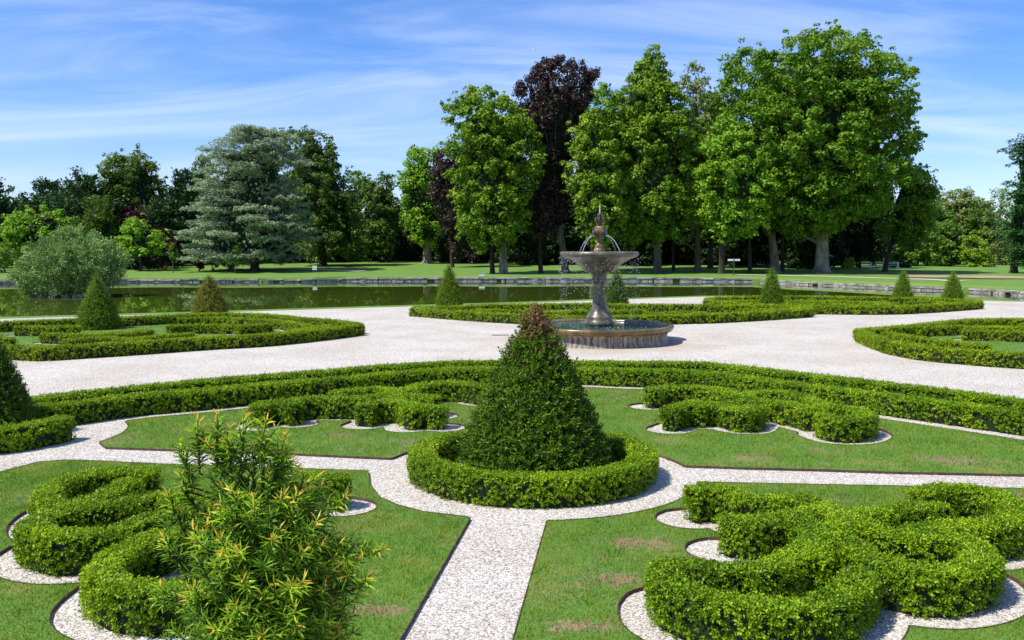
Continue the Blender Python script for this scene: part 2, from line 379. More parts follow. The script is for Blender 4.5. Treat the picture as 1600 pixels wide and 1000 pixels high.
def topiary(label, c, r, H, L, dens, mat, dead=None, group=None, k=6, rag=.04, bulge=.12, spread=.6, cat='topiary'):
    root = empty('topiary_cone', tuple(c), label, cat, group)
    V, F = cone_body(c, r, H, rag=rag, bulge=bulge)
    n = int(area(V, F) * dens); P, N, _ = sample(V, F, n)
    rel = (P[:, 2] - c[2]) / H
    isdead = np.zeros(n, bool)
    if dead: isdead = rel + rng.normal(0, .05, n) + .08 * wob(P, 4, 2) > dead
    if dead: isdead |= rng.random(n) < .006
    mb = MB(); ctr = np.array([c[0], c[1], 0])
    mb.add((V - c) * np.array([.95, .95, .985]) + c, F, 1)
    mb.add(*sprigs(P[~isdead], N[~isdead], L, k, .35, spread, (-1.0, .8), .34, .7))
    tips = rng.choice(np.where(~isdead)[0], max(3, n // 22))
    mb.add(*sprigs(P[tips] + N[tips] * L * .9, N[tips], L * 1.05, k, .7, .4, (0, 1.0), .3, .45))
    mb.build('foliage', [M[mat], M['core']], root)
    if dead:
        m2 = MB(); m2.add(*sprigs(P[isdead], N[isdead], L, k, .2, spread, (-1.0, .7), .3, .7))
        o = m2.build('dead_tip', [M['yew_dead']], root); o['label'] = 'dry reddish brown foliage at the tip'
    st = MB(); st.add(*tube([(c[0], c[1], -.05), (c[0] + .02, c[1], H * .5), (c[0], c[1], H * .93)], np.array([.07, .045, .012]) * (r + .3)))
    st.build('trunk', [M['bark']], root)
    return root

# ------------------------------------------------------------------ ground, lake
NEAR = [(-400, 63)] + [tuple(at(*p)[:2]) for p in [(-300, 507), (0, 496.5), (300, 488), (600, 478.5), (780, 473.5), (920, 468.5), (1100, 462.5), (1300, 463.5), (1450, 467), (1600, 470.5)]] + [(60, 62), (400, 45)]
FAR = [(-400, 112)] + [tuple(at(*p, -.6)[:2]) for p in [(0, 444), (60, 443.5), (200, 441.5), (500, 441), (540, 440), (1000, 440), (1185, 441)]]
FARR = [tuple(at(*p, -.6)[:2]) for p in [(1190, 442.5), (1300, 447), (1420, 453), (1506, 456), (1553, 459), (1600, 463)]]
FAR_ALL = FAR + FARR + [(58, 82), (80, 73), (400, 62)]
def nearY(x): return np.interp(x, [p[0] for p in NEAR], [p[1] for p in NEAR])
def farY(x): return np.interp(x, [p[0] for p in FAR_ALL], [p[1] for p in FAR_ALL])
def sstep(a, b, x): t = np.clip((x - a) / (b - a), 0, 1); return t * t * (3 - 2 * t)
def tz(x, y):                            # the park rises gently beyond the lake
    return np.clip((y - 150) * .02, 0, 2.0) * (1 - .85 * sstep(35, 75, x)) * sstep(-110, -60, x) + .12 + .25 * sstep(140, 200, y)
def strip(rows):
    rows = np.asarray(rows); V, F = loft(rows, closed=False); return V, F

xs = np.unique(np.concatenate([np.linspace(-400, -80, 12), np.linspace(-80, 80, 81), np.linspace(80, 400, 12)]))
g = MB(); ny = nearY(xs) - 1.1
g.add(*strip([np.stack([xs, -30 + (ny + 30) * t, np.zeros_like(xs)], 1) for t in np.linspace(0, 1, 12)]))
tag(g.build('gravel_court', [M['gravel']]), 'pale gravel court between the clipped beds', 'gravel', kind='structure')
v = MB(); ny = nearY(xs); 
v.add(*strip([np.stack([xs, ny - 1.1 + .06 * np.sin(xs * 2.1), np.full_like(xs, .0)], 1), np.stack([xs, ny - 1.0, np.full_like(xs, .05)], 1), np.stack([xs, ny, np.full_like(xs, .04)], 1), np.stack([xs, ny + .25, np.full_like(xs, -.15)], 1), np.stack([xs, ny + .45, np.full_like(xs, -.75)], 1)]))
tag(v.build('grass_verge', [M['lawn_far']]), kind='structure')
w = MB(); w.add([(-400, 30, -.6), (400, 30, -.6), (400, 160, -.6), (-400, 160, -.6)], [(0, 1, 2, 3)])
tag(w.build('lake', [M['water']]), kind='structure')
t = MB(); fy = farY(xs) + .25; rows = [np.stack([xs, fy - .02, np.full_like(xs, -.7)], 1), np.stack([xs, fy - .01, np.full_like(xs, -.2)], 1)]
for q in np.concatenate([np.linspace(0, .3, 30) ** 1.0 * .12, np.linspace(.3, 1, 22) ** 3 * 1.0][0:2]):
    y = fy + (3500 - fy) * q
    rows.append(np.stack([xs * (1 + 3 * q), y, tz(xs, y) + .04 * np.sin(xs * .3 + y * .2)], 1))
order = np.argsort([r[0, 1] for r in rows]); rows = [rows[i] for i in order]
t.add(*strip(rows), smooth=True)
tag(t.build('park_lawn', [M['lawn_far']]), kind='structure')

def ribbon(name, line, width, mat, dz=.03):
    P = resample(np.array(line)[:, :2], 1.2); T = unit(np.gradient(P, axis=0)); S = np.stack([T[:, 1], -T[:, 0]], 1)
    wd = width * (1 + .12 * np.sin(np.arange(len(P)) * .9))[:, None]
    L, C, Rr = P - S * wd / 2, P, P + S * wd / 2
    rows = [np.column_stack([q, tz(q[:, 0], q[:, 1]) + dz + .04]) for q in (L, C, Rr)]
    o = MB().add(*strip(rows)).build(name, [mat]); tag(o, kind='structure'); return o
def tpos(px, Y): x = (px - 800) / FPX * Y * 1.0; return np.array([x, Y, float(tz(x, Y))])
ribbon('footpath', [tpos(1150, 140), tpos(1192, 138), tpos(1260, 134), tpos(1330, 128), tpos(1440, 119), tpos(1500, 112)], 2.6, M['path'])
ribbon('footpath', [tpos(350, 166), tpos(470, 163), tpos(520, 160), tpos(566, 156)], 2.4, M['path'])
ribbon('footpath', [tpos(-200, 148), tpos(0, 148), tpos(26, 148)], 1.2, M['path'])
ribbon('dry_ground', [tpos(1415, 133), tpos(1500, 130), tpos(1600, 126), tpos(1750, 120)], 13, M['sand'], .05)

# quay of stone blocks round the far side of the lake
def quay(label, line, ragged, hz):
    P = resample(np.array(line), .2, smooth=False); s = 0; mb = MB()
    d = np.concatenate([[0], np.cumsum(np.linalg.norm(np.diff(P, axis=0), axis=1))])
    pos = lambda q: np.array([np.interp(q, d, P[:, 0]), np.interp(q, d, P[:, 1])])
    V, F = strip([np.column_stack([P + np.array([0, .3]), np.full(len(P), z)]) for z in (-.8, hz - .16)]); mb.add(V, F, 1)
    while s < d[-1] - .5:
        L = rng.uniform(.8, 2.6)
        if ragged and rng.random() < .07: s += L * .5; continue
        a, b = pos(s), pos(min(s + L, d[-1])); yaw = math.atan2(b[1] - a[1], b[0] - a[0]); c = (a + b) / 2
        hh = rng.uniform(.8, 1.0) if ragged else rng.uniform(.93, 1.0)
        top = hz * hh + (rng.uniform(-.08, .03) if ragged else 0)
        mb.add(*rough_box((c[0], c[1] + .12, top - .11), (L * .97, .62, .22), yaw, .025), 0)
        q = s
        while q < s + L - .2:
            l2 = rng.uniform(.5, 1.2)
            if rng.random() < (.95 if not ragged else .92):
                a2, b2 = pos(q), pos(min(q + l2, d[-1])); c2 = (a2 + b2) / 2
                mb.add(*rough_box((c2[0], c2[1] + .16, (top - .22 - .75) / 2), (l2 * .94, .55, .75 + top - .24), math.atan2(b2[1] - a2[1], b2[0] - a2[0]), .03), 0)
            q += l2
        s += L
    return tag(mb.build('stone_quay_wall', [M['stone'], M['mortar']]), label, 'wall')
FR = np.array(FAR)
quay('low ragged stone edging along the far lake bank before the blue cedar', [FR[0] * .3 + FR[1] * .7] + list(FR[1:6]), True, -.12)
quay('straight pale stone quay wall across the lake behind the fountain', list(FR[5:8]), False, .0)
quay('stone quay wall bending towards the viewer below the big plane tree', FARR + [(58, 82), (66, 78)], False, -.14)

# ------------------------------------------------------------------ the parterre: lines traced along the hedge tops
RING_C = at(832, 701, HH)[:2]; RING_R = 1.95
LC = np.array([-11.35, 19.4])
def circle(c, r, a0=0, a1=360, n=40): a = np.radians(np.linspace(a0, a1, n)); return np.stack([c[0] + r * np.cos(a), c[1] + r * np.sin(a)], 1)
FRONT_RIGHT = [
    [(1080, 764), (1112, 762), (1146, 768), (1175, 779), (1225, 780), (1272, 777)],
    [(1134, 808), (1180, 814), (1230, 806), (1275, 795), (1300, 790)],
    [(1162, 893), (1210, 880), (1255, 858), (1300, 833), (1325, 812)],
    [(1240, 803), (1265, 822), (1278, 850), (1265, 870)],
    [(1170, 884), (1115, 886), (1070, 880), (1044, 884), (1046, 905), (1081, 924), (1150, 938), (1220, 944), (1290, 938), (1330, 915), (1345, 890)],
    [(1300, 838), (1335, 850), (1355, 868), (1400, 884), (1460, 892), (1515, 884), (1536, 868), (1520, 848), (1490, 838)],
    [(1300, 808), (1345, 815), (1395, 832), (1440, 838), (1495, 838)],
    [(1436, 768), (1490, 760), (1545, 768), (1585, 788), (1588, 806), (1548, 816), (1490, 820), (1425, 826)],
    [(1310, 806), (1360, 800), (1420, 793), (1474, 790)],
]
FRONT_LEFT = [
    [(238, 738), (200, 733), (145, 738), (96, 752), (72, 772), (92, 787), (135, 782), (172, 768), (200, 750)],
    [(46, 822), (80, 802), (150, 790), (240, 776), (300, 770)],
    [(46, 824), (85, 834), (130, 834), (180, 828), (228, 811), (300, 795)],
    [(300, 822), (240, 838), (190, 860), (160, 886), (168, 902), (205, 914), (250, 917), (300, 912), (345, 895)],
    [(300, 790), (350, 800), (380, 820), (372, 850), (350, 880)],
    [(535, 748), (500, 744), (455, 746), (410, 760), (370, 775), (310, 780)],
]
BACK_RIGHT = [
    [(1014, 608), (1060, 605), (1110, 607), (1150, 615), (1170, 622)],
    [(1046, 640), (1070, 633), (1100, 634)],
    [(1072, 628), (1124, 632), (1150, 639), (1172, 640), (1182, 632)],
    [(1164, 624), (1216, 628), (1272, 640)],
    [(1286, 648), (1308, 654), (1340, 653), (1354, 646), (1335, 639), (1300, 636), (1272, 640)],
    [(1165, 614), (1216, 613), (1258, 621), (1275, 630), (1300, 636)],
]
BACK_LEFT = [
    [(402, 636), (415, 630), (440, 628), (462, 632)],
    [(440, 628), (490, 622), (545, 622), (600, 618), (622, 610)],
    [(568, 634), (590, 628), (625, 628)],
    [(636, 638), (660, 635), (692, 637)],
    [(522, 613), (560, 609), (595, 607), (617, 612)],
    [(632, 610), (670, 600), (720, 599), (752, 603), (785, 607)],
    [(610, 618), (645, 618), (682, 621)],
    [(612, 620), (630, 628), (650, 635)],
]
ROW_FRONT = [(39, 636), (104, 631), (208, 618), (320, 609), (439, 598), (517, 592), (622, 582), (701, 577), (780, 575), (900, 575), (980, 578), (1085, 580), (1164, 589), (1216, 596), (1295, 606), (1400, 619), (1484, 630), (1600, 645), (1700, 660), (1800, 676), (1930, 698)]
ROW_BACK = [(36, 625), (130, 614), (273, 600), (360, 592), (491, 582), (596, 573), (701, 567), (780, 566), (900, 566), (980, 567), (1085, 568), (1164, 575), (1269, 587), (1400, 602), (1500, 614), (1600, 628), (1700, 642), (1800, 657), (1930, 678)]
W = .44
near_kw = dict(w=.39, L=.037, dens=1120)
hedge('boxwood_hedge', 'bright boxwood arabesque hedge nearest the viewer beside the gravel path, fully in view', FRONT_RIGHT, group='arabesque hedges on the front lawns', **near_kw)
hedge('boxwood_hedge', 'looping boxwood arabesque hedge partly hidden by the orange tipped yew', FRONT_LEFT, group='arabesque hedges on the front lawns', **near_kw)
hedge('boxwood_hedge', 'round boxwood hedge ringing the large brown tipped yew cone', [circle(RING_C, RING_R)[:-1]], W, .036, 1000, closed=True, world=True)
mid_kw = dict(w=.44, L=.045, dens=640)
hedge('boxwood_hedge', 'curled boxwood arabesque hedge on the lawn to the right of the brown tipped cone', BACK_RIGHT, group='arabesque hedges on the back lawns', **mid_kw)
hedge('boxwood_hedge', 'curled boxwood arabesque hedge between left back lawn and long double hedge', BACK_LEFT, group='arabesque hedges on the back lawns', **mid_kw)
hedge('boxwood_hedge', 'long clipped hedge curving behind the lawns, the nearer row of the pair', [ROW_FRONT], .5, .045, 640)
hedge('boxwood_hedge', 'long clipped hedge bordering the gravel court, the farther row of the pair', [ROW_BACK], .5, .048, 560)
hedge('boxwood_hedge', 'short curved hedge in front of the dark yew cone at the left edge', [circle(LC, 1.95, 215, 352)], W, .04, 800, world=True)

# left cone and central cone
topiary('broad dark green yew cone with a dry brown tip inside the round hedge', np.array([RING_C[0] + .05, RING_C[1], 0]), 1.2, 2.98, .078, 430, 'yew', dead=.85, rag=.095, k=7)
topiary('shaded dark yew cone cut by the left picture edge', np.array([LC[0], LC[1], 0]), 1.0, 2.7, .065, 420, 'yew', rag=.05, k=7)

# far beds (z tops)
FL_OUT = [(14, 541), (60, 543), (104, 541), (208, 535), (320, 528), (400, 524), (450, 520), (510, 514), (560, 508)]
FL_OUT2 = [(560, 506), (520, 501), (470, 497), (430, 493), (375, 490), (300, 491), (190, 496), (90, 500), (-10, 504), (-120, 509)]
FL_IN = [
    ('long low hedge in front of the left topiary cone', [[(72, 519), (125, 521), (180, 519), (232, 514)]]),
    ('low wavy hedge hugging the front border of the left far bed', [[(104, 530), (150, 525), (205, 527), (255, 522), (300, 519)]]),
    ('low hedge behind the gap at the left end of the left far bed', [[(28, 509), (78, 509), (122, 508)]]),
    ('straight low hedge block in the middle of the left far bed', [[(262, 508), (300, 506), (358, 506)]]),
    ('short low hedge block joined end to end near the white gravel corner', [[(370, 508), (400, 506), (424, 505)]]),
    ('low hedge directly in front of the bronze topiary cone', [[(282, 496), (330, 495), (375, 496)]]),
    ('inner hedge running parallel to the pointed right end of the left far bed', [[(392, 497), (440, 500), (480, 506)], [(452, 516), (490, 510), (515, 507)]]),
    ('cut off hedge stub at the left picture edge by the lake', [[(-40, 525), (-10, 526), (18, 527)]]),
]
FB_OUT = [(650, 482), (731, 488), (826, 493), (900, 495), (956, 495), (1040, 493), (1120, 491), (1200, 487), (1262, 483)]
FB_OUT2 = [(1262, 480), (1190, 478), (1120, 477), (982, 476), (925, 475), (800, 476), (740, 478), (690, 480), (650, 480)]
FB_IN = [
    ('low inner hedge left of the fountain pedestal', [[(740, 483), (800, 484), (860, 486), (912, 484)]]),
    ('low inner hedge directly behind the fountain pedestal', [[(950, 485), (980, 484), (1008, 483)]]),
    ('low inner hedge to the right of the fountain', [[(1013, 488), (1060, 487), (1100, 487)]]),
    ('low inner hedge at the foot of the slim cone right of the fountain', [[(1160, 483), (1200, 482), (1240, 482)]]),
]
RF_OUT = [(1107, 469), (1160, 474), (1220, 477.5), (1290, 479), (1380, 479.5), (1450, 477), (1526, 472)]
RF_OUT2 = [(1526, 470), (1460, 467), (1390, 465.5), (1300, 464), (1200, 463.5), (1140, 464.5), (1107, 467)]
RF_IN = [
    ('low inner hedge rows of the farthest bed by the lake', [[(1150, 469), (1250, 469), (1350, 471), (1400, 473)], [(1230, 473), (1300, 474.5), (1390, 475)]]),
    ('low inner hedge between the two rightmost lakeside cones', [[(1425, 471), (1450, 470), (1475, 471)]]),
]
RB_OUT = [(1700, 560), (1600, 554), (1520, 549), (1440, 542), (1390, 533), (1360, 523), (1345, 517)]
RB_OUT2 = [(1345, 515), (1400, 511), (1450, 506), (1500, 501), (1550, 499), (1620, 499), (1700, 503)]
RB_IN = [
    ('inner hedge following the pointed corner of the right bed', [[(1386, 518), (1425, 524), (1480, 531), (1540, 537)]]),
    ('inner hedge row along the back of the right bed', [[(1440, 510), (1490, 508), (1510, 508)]]),
    ('thick hedge block cut by the right picture edge', [[(1506, 515), (1550, 516), (1620, 518)], [(1515, 510), (1560, 509), (1620, 510)]]),
]
def far_bed(out_label, outs, ins, w, L, dens, grp):
    hedge('border_hedge', out_label, outs, w, L, dens, 'boxfar', k=5)
    for lb, ln in ins: hedge('boxwood_hedge', lb, ln, w, L, dens, 'boxfar', group=grp, k=5, h=.42)
far_bed('low border hedge around the bed by the lake with the bronze cone', [FL_OUT, FL_OUT2], FL_IN, .42, .058, 420, 'low hedges inside the left far bed')
far_bed('low border hedge around the bed directly behind the fountain', [FB_OUT, FB_OUT2], FB_IN, .46, .075, 260, 'low hedges inside the bed behind the fountain')
far_bed('low border hedge around the farthest bed by the lake', [RF_OUT, RF_OUT2], RF_IN, .46, .08, 230, 'low hedges inside the farthest bed')
far_bed('low border hedge with a pointed corner around the bed at the right edge', [RB_OUT, RB_OUT2], RB_IN, .44, .06, 380, 'low hedges inside the right bed')
hedge('boxwood_hedge', 'low hedge block across a gravel gap from the left far bed', [[(-90, 545), (-40, 543), (8, 541)]], .42, .058, 420, 'boxfar', k=5)

def cone_at(label, px, base, top, hw, L, dens, mat, group='small topiary cones in the far beds', **kw):
    b = at(px, base); H = atY(px, top, b[1])[2]; r = hw / FPX * b[1] * .92; L *= .75; dens *= 1.9
    return topiary(label, b, r, H, L, dens, mat, group=group, k=5, **kw)
cone_at('rounded green topiary cone in front of the lakeside shrub', 154, 515, 432, 30, .10, 190, 'yew_bright', bulge=.25)
cone_at('stubby bronze yellow topiary cone by the lake', 328, 497, 429, 25, .11, 170, 'yew_bronze', bulge=.3)
cone_at('bright green topiary cone at the left end of the bed behind the fountain', 702, 480, 414, 19, .12, 150, 'yew_bright', bulge=.22)
cone_at('dark ragged topiary cone directly behind the fountain pedestal', 963, 485, 420, 18, .13, 110, 'yew', bulge=.2)
cone_at('slim green topiary cone with a bent tip right of the fountain', 1205, 482, 419, 18, .12, 150, 'yew_bright', bulge=.15)
cone_at('yellowish topiary cone on the farthest bed, left of its neighbour', 1410, 474, 422, 15, .12, 150, 'yew_bright', bulge=.15)
cone_at('plain green topiary cone nearest the quay at the end of the farthest bed', 1488, 471, 424, 15, .12, 150, 'yew_bright', bulge=.12)

# ------------------------------------------------------------------ lawns set in steel edging
def seg_dist(Q, P, closed=False):
    P = np.asarray(P)[:, :2]
    if closed: P = np.vstack([P, P[:1]])
    best = np.full(len(Q), 1e9)
    for a, b in zip(P[:-1], P[1:]):
        ab = b - a; t = np.clip(((Q - a) @ ab) / max(ab @ ab, 1e-9), 0, 1)
        best = np.minimum(best, np.hypot(*(Q - a - t[:, None] * ab).T))
    return best
def inside(Q, P):
    P = np.asarray(P)[:, :2]; r = np.zeros(len(Q), bool); x, y = Q.T
    for (x0, y0), (x1, y1) in zip(P, np.roll(P, -1, 0)):
        c = (y0 > y) != (y1 > y); r ^= c & (x < (x1 - x0) * (y - y0) / (y1 - y0 + 1e-12) + x0)
    return r
LAWN_AREAS = []; LAWN_F = []
WORN = [(at(px, py)[:2], r_) for px, py, r_ in ((1000, 853, .42), (962, 912, .4), (900, 985, .3), (1010, 945, .3), (530, 683, .35), (640, 692, .3), (1300, 742, .4), (1180, 720, .3), (180, 695, .25), (1480, 722, .5), (1560, 780, .4), (590, 960, .3), (300, 712, .3), (1035, 640, .3), (60, 780, .3))]
def worn(Q):
    d = .5 * wob(np.column_stack([Q, Q[:, 1] * .3]), 1.1, 6) + .4 * wob(np.column_stack([Q, Q[:, 0] * .5]), 3.1, 8) - .42
    for c, r_ in WORN:
        e = (Q - c) * np.array([.62, 1.25]); d = np.maximum(d, .55 - np.hypot(*e.T) / r_ * .6 + .25 * wob(np.column_stack([Q, Q[:, 0]]), 6, 1))
    return d
def lawn(poly, lines, rings, res, border, label, z=.035, blades=1000, bl=.05, world=False, edging=True, wmax=None):
    poly = np.asarray(poly)[:, :2] if world else pts(poly)[:, :2]
    L2 = [resample(pts(l, HH)[:, :2], .15) for l in lines]
    def f(Q):
        d = seg_dist(Q, poly, True) * np.where(inside(Q, poly), 1, -1)
        for l, b in zip(L2, border): d = np.minimum(d, seg_dist(Q, l) - b)
        for c, r in rings: d = np.minimum(d, np.hypot(Q[:, 0] - c[0], Q[:, 1] - c[1]) - r)
        return d
    lo, hi = poly.min(0) - .3, poly.max(0) + .3
    nx, ny = int((hi[0] - lo[0]) / res) + 2, int((hi[1] - lo[1]) / res) + 2
    X, Y = lo[0] + np.arange(nx) * res, lo[1] + np.arange(ny) * res
    G = np.stack(np.meshgrid(X, Y), -1); S = f(G.reshape(-1, 2)).reshape(ny, nx)
    ins = S > 0
    cnt = ins[:-1, :-1].astype(int) + ins[1:, :-1] + ins[:-1, 1:] + ins[1:, 1:]
    mb = MB()
    j, i = np.where(cnt == 4); idx = lambda a, b: a * nx + b
    GV = np.column_stack([G.reshape(-1, 2), np.full(nx * ny, z)])
    mb.add(GV, np.stack([idx(j, i), idx(j, i + 1), idx(j + 1, i + 1), idx(j + 1, i)], 1), (worn(G[j, i]) + rng.normal(0, .10, len(j)) > .27).astype(int))
    tri = []; tv = []; segs = []
    for j, i in zip(*np.where((cnt > 0) & (cnt < 4))):
        cs = [(j, i), (j, i + 1), (j + 1, i + 1), (j + 1, i)]; out = []; cut = []
        for k in range(4):
            a, b = cs[k], cs[(k + 1) % 4]; sa, sb = S[a], S[b]
            if sa > 0: out.append(G[a])
            if (sa > 0) != (sb > 0):
                p = G[a] + (G[b] - G[a]) * (sa / (sa - sb)); out.append(p); cut.append((p, sa > 0))
        for k in range(1, len(out) - 1):
            tri.append((len(tv), len(tv) + 1, len(tv) + 2)); tv += [out[0], out[k], out[k + 1]]
        if len(cut) == 2:
            (p, pa), (q, qa) = cut; segs.append((p, q) if pa else (q, p))
    if tri: mb.add(np.column_stack([np.array(tv), np.full(len(tv), z)]), tri)
    tag(mb.build('lawn', [M['lawn'], M['lawn_dry']]), kind='structure'); LAWN_F.append(f)
    if edging:
        eb = MB(); sg = np.array(segs); d = unit(sg[:, 1] - sg[:, 0]); nrm = np.stack([d[:, 1], -d[:, 0]], 1)
        mid = sg.mean(1); sgn = np.sign(f(mid - nrm * .02) - f(mid + nrm * .02))[:, None]; nrm = nrm * sgn   # pointing out of the lawn
        a, b = sg[:, 0] - d * .004, sg[:, 1] + d * .004
        def q(P, h): return np.column_stack([P, np.full(len(P), h)])
        o = .008; t_ = z + .012
        vv = np.stack([q(a + nrm * o, -.02), q(b + nrm * o, -.02), q(b + nrm * o, t_), q(a + nrm * o, t_), q(b - nrm * .004, t_), q(a - nrm * .004, t_), q(b - nrm * .004, z - .02), q(a - nrm * .004, z - .02)], 1)
        k = np.arange(len(sg))[:, None] * 8
        ff = np.concatenate([k + np.array([[0, 1, 2, 3]]), k + np.array([[3, 2, 4, 5]]), k + np.array([[5, 4, 6, 7]])])
        tag(eb.add(vv.reshape(-1, 3), ff).build('lawn_edging', [M['steel']]), label, 'edging', 'rusty steel edgings of the lawns')
    # blades
    A = (S > 0).sum() * res * res
    n = int(blades * A * 1.0); Q = lo + rng.random((int(n * (hi - lo).prod() / A), 2)) * (hi - lo)
    d = f(Q); ok = d > rng.normal(.0, .012, len(Q)); Q = Q[ok]
    LAWN_AREAS.append((Q, z, bl))
FL_POLY = [(-300, 800), (-150, 765), (0, 741), (60, 725), (100, 722), (150, 723), (247, 728), (400, 733), (575, 739), (578, 760), (594, 781), (622, 793), (660, 803), (735, 812), (628, 1000), (500, 1225), (300, 1300), (-500, 1300), (-700, 1000)]
FR_POLY = [(856, 812), (900, 814), (960, 806), (1010, 791), (1050, 768), (1066, 756), (1163, 758), (1308, 761), (1420, 763), (1600, 767), (1800, 772), (2300, 1000), (2100, 1300), (720, 1300), (803, 1000)]
BR_POLY = [(1073, 731), (1164, 734), (1282, 737), (1400, 741), (1600, 745), (1800, 750), (1800, 690), (1600, 657), (1400, 628), (1164, 594), (1085, 590), (900, 590), (900, 700)]
BL_POLY = [(166, 702), (286, 706), (373, 709), (439, 711), (544, 716), (612, 719), (643, 706), (760, 700), (760, 590), (622, 597), (439, 610), (208, 635), (100, 650)]
ROWP = ROW_FRONT
lawn(FL_POLY, FRONT_LEFT, [(RING_C, 2.87)], .05, [.53] * 9, 'rusty steel edging around the lawn under the orange tipped yew', blades=2600, bl=.045)
lawn(FR_POLY, FRONT_RIGHT, [(RING_C, 2.87)], .05, [.53] * 9, 'rusty steel edging around the front lawn right of the gravel path', blades=2600, bl=.045)
lawn(BR_POLY, BACK_RIGHT + [ROWP], [(RING_C, 2.87)], .06, [.53] * 6 + [.80], 'long dark steel edging along the cross path right of the round hedge', blades=1300, bl=.05)
lawn(BL_POLY, BACK_LEFT + [ROWP], [(RING_C, 2.87), (LC, 2.9)], .06, [.53] * 8 + [.80], 'dark steel edging of the back lawn left of the round hedge', blades=1300, bl=.05)
def bedpoly(a, b): return pts(list(a) + list(b), HH)
for (a, b, ins, lb) in [(FL_OUT, FL_OUT2, FL_IN, 'thin edging inside the bed with the bronze cone'), (FB_OUT, FB_OUT2, FB_IN, 'thin edging inside the bed behind the fountain'), (RF_OUT, RF_OUT2, RF_IN, 'thin edging inside the farthest bed'), (RB_OUT, RB_OUT2, RB_IN, 'thin edging inside the bed at the right edge')]:
    ls = [l for _, x in ins for l in x] + [a, b]
    lawn(bedpoly(a, b), ls, [], .14, [.55] * (len(ls) - 2) + [.75, .75], lb, blades=120, bl=.07, world=True, edging=False)
gb = MB()
for Q, z, bl in LAWN_AREAS:
    n = len(Q)
    if not n: continue
    h = bl * rng.uniform(.5, 1.25, n) * (1 + .25 * wob(np.column_stack([Q, Q[:, 0]]), 2.2, 4)); wd = h * rng.uniform(.10, .2, n) + .0012 * np.hypot(*Q.T) / 10
    a = rng.random(n) * 6.283; s = np.stack([np.cos(a), np.sin(a)], 1) * wd[:, None] * .5
    lean = rng.normal(0, .55, (n, 2)) * h[:, None]
    V = np.stack([np.column_stack([Q - s, np.full(n, z)]), np.column_stack([Q + s, np.full(n, z)]), np.column_stack([Q + lean, z + h])], 1).reshape(-1, 3)
    dry = worn(Q) + rng.normal(0, .14, n) > .0; keepb = ~dry | (rng.random(n) < .55)
    V = V.reshape(n, 3, 3)[keepb].reshape(-1, 3); n = int(keepb.sum())
    gb.add(V, np.arange(n * 3).reshape(n, 3), (dry[keepb]).astype(int))
tag(gb.build('grass', [M['blade'], M['blade_dry']]), 'short mown grass on the lawns', 'grass', kind='stuff')


Q = np.column_stack([rng.uniform(-11, 11, 90000), 8.6 + 13 * rng.random(90000) ** 1.3]); ok = np.ones(len(Q), bool)
dmin = np.full(len(Q), -9.0)
for fl_ in LAWN_F[:4]: dmin = np.maximum(dmin, fl_(Q))
ok = dmin < .03 * (rng.random(len(Q)) < .03) - .0; Q = Q[ok]; n = len(Q); Q = Q[:42000]; n = len(Q)
oc = np.array([(1, 0, 0), (-1, 0, 0), (0, 1, 0), (0, -1, 0), (0, 0, .7), (0, 0, -.7)])
V = (np.column_stack([Q, np.full(n, .004)])[:, None] + (oc[None] + rng.normal(0, .22, (n, 6, 3))) * rng.uniform(.006, .013, (n, 1, 1)) * np.array([1, 1, .8])).reshape(-1, 3)
ft = np.array([(0, 2, 4), (2, 1, 4), (1, 3, 4), (3, 0, 4), (2, 0, 5), (1, 2, 5), (3, 1, 5), (0, 3, 5)])
M['pebble'] = leafmat('loose_pebbles', [(.25, .215, .18), (.45, .41, .355), (.58, .54, .48), (.74, .70, .64)], .85, 0, 1, .2, .1)
tag(MB().add(V, (np.arange(n)[:, None, None] * 6 + ft[None]).reshape(-1, 3)).build('loose_gravel', [M['pebble']]), 'loose pale stones on the gravel paths', 'gravel', kind='stuff')
L2 = np.vstack([resample(pts(l, HH)[:, :2], .05) for l in FRONT_RIGHT + FRONT_LEFT + BACK_RIGHT + BACK_LEFT] + [resample(circle(RING_C, RING_R), .05)])
i = rng.integers(0, len(L2), 2600); a = rng.random(2600) * 6.283; r_ = .22 + np.abs(rng.normal(0, .16, 2600)); Q = L2[i] + np.stack([np.cos(a), np.sin(a)], 1) * r_[:, None]
keepq = worn(Q * 1.7) + rng.normal(0, .3, len(Q)) > -.3; Q = Q[keepq]; n = len(Q); zl = np.full(n, .014); 
for fl_ in LAWN_F[:4]: zl = np.where(fl_(Q) > 0, .07, zl)
M['litter'] = leafmat('dry_box_leaves', [(.16, .07, .025), (.30, .16, .06), (.42, .28, .12)], .7, .1, 2, .2, .1)
V, F = diamonds(np.column_stack([Q, zl]), rnd(n) * np.array([1, 1, .25]), np.array([0, 0, 1.]) + rnd(n) * .3, rng.uniform(.02, .045, n), rng.uniform(.012, .025, n))
tag(MB().add(V, F).build('fallen_leaves', [M['litter']]), 'dry brown leaves lying round the hedge bases', 'leaves', kind='stuff')
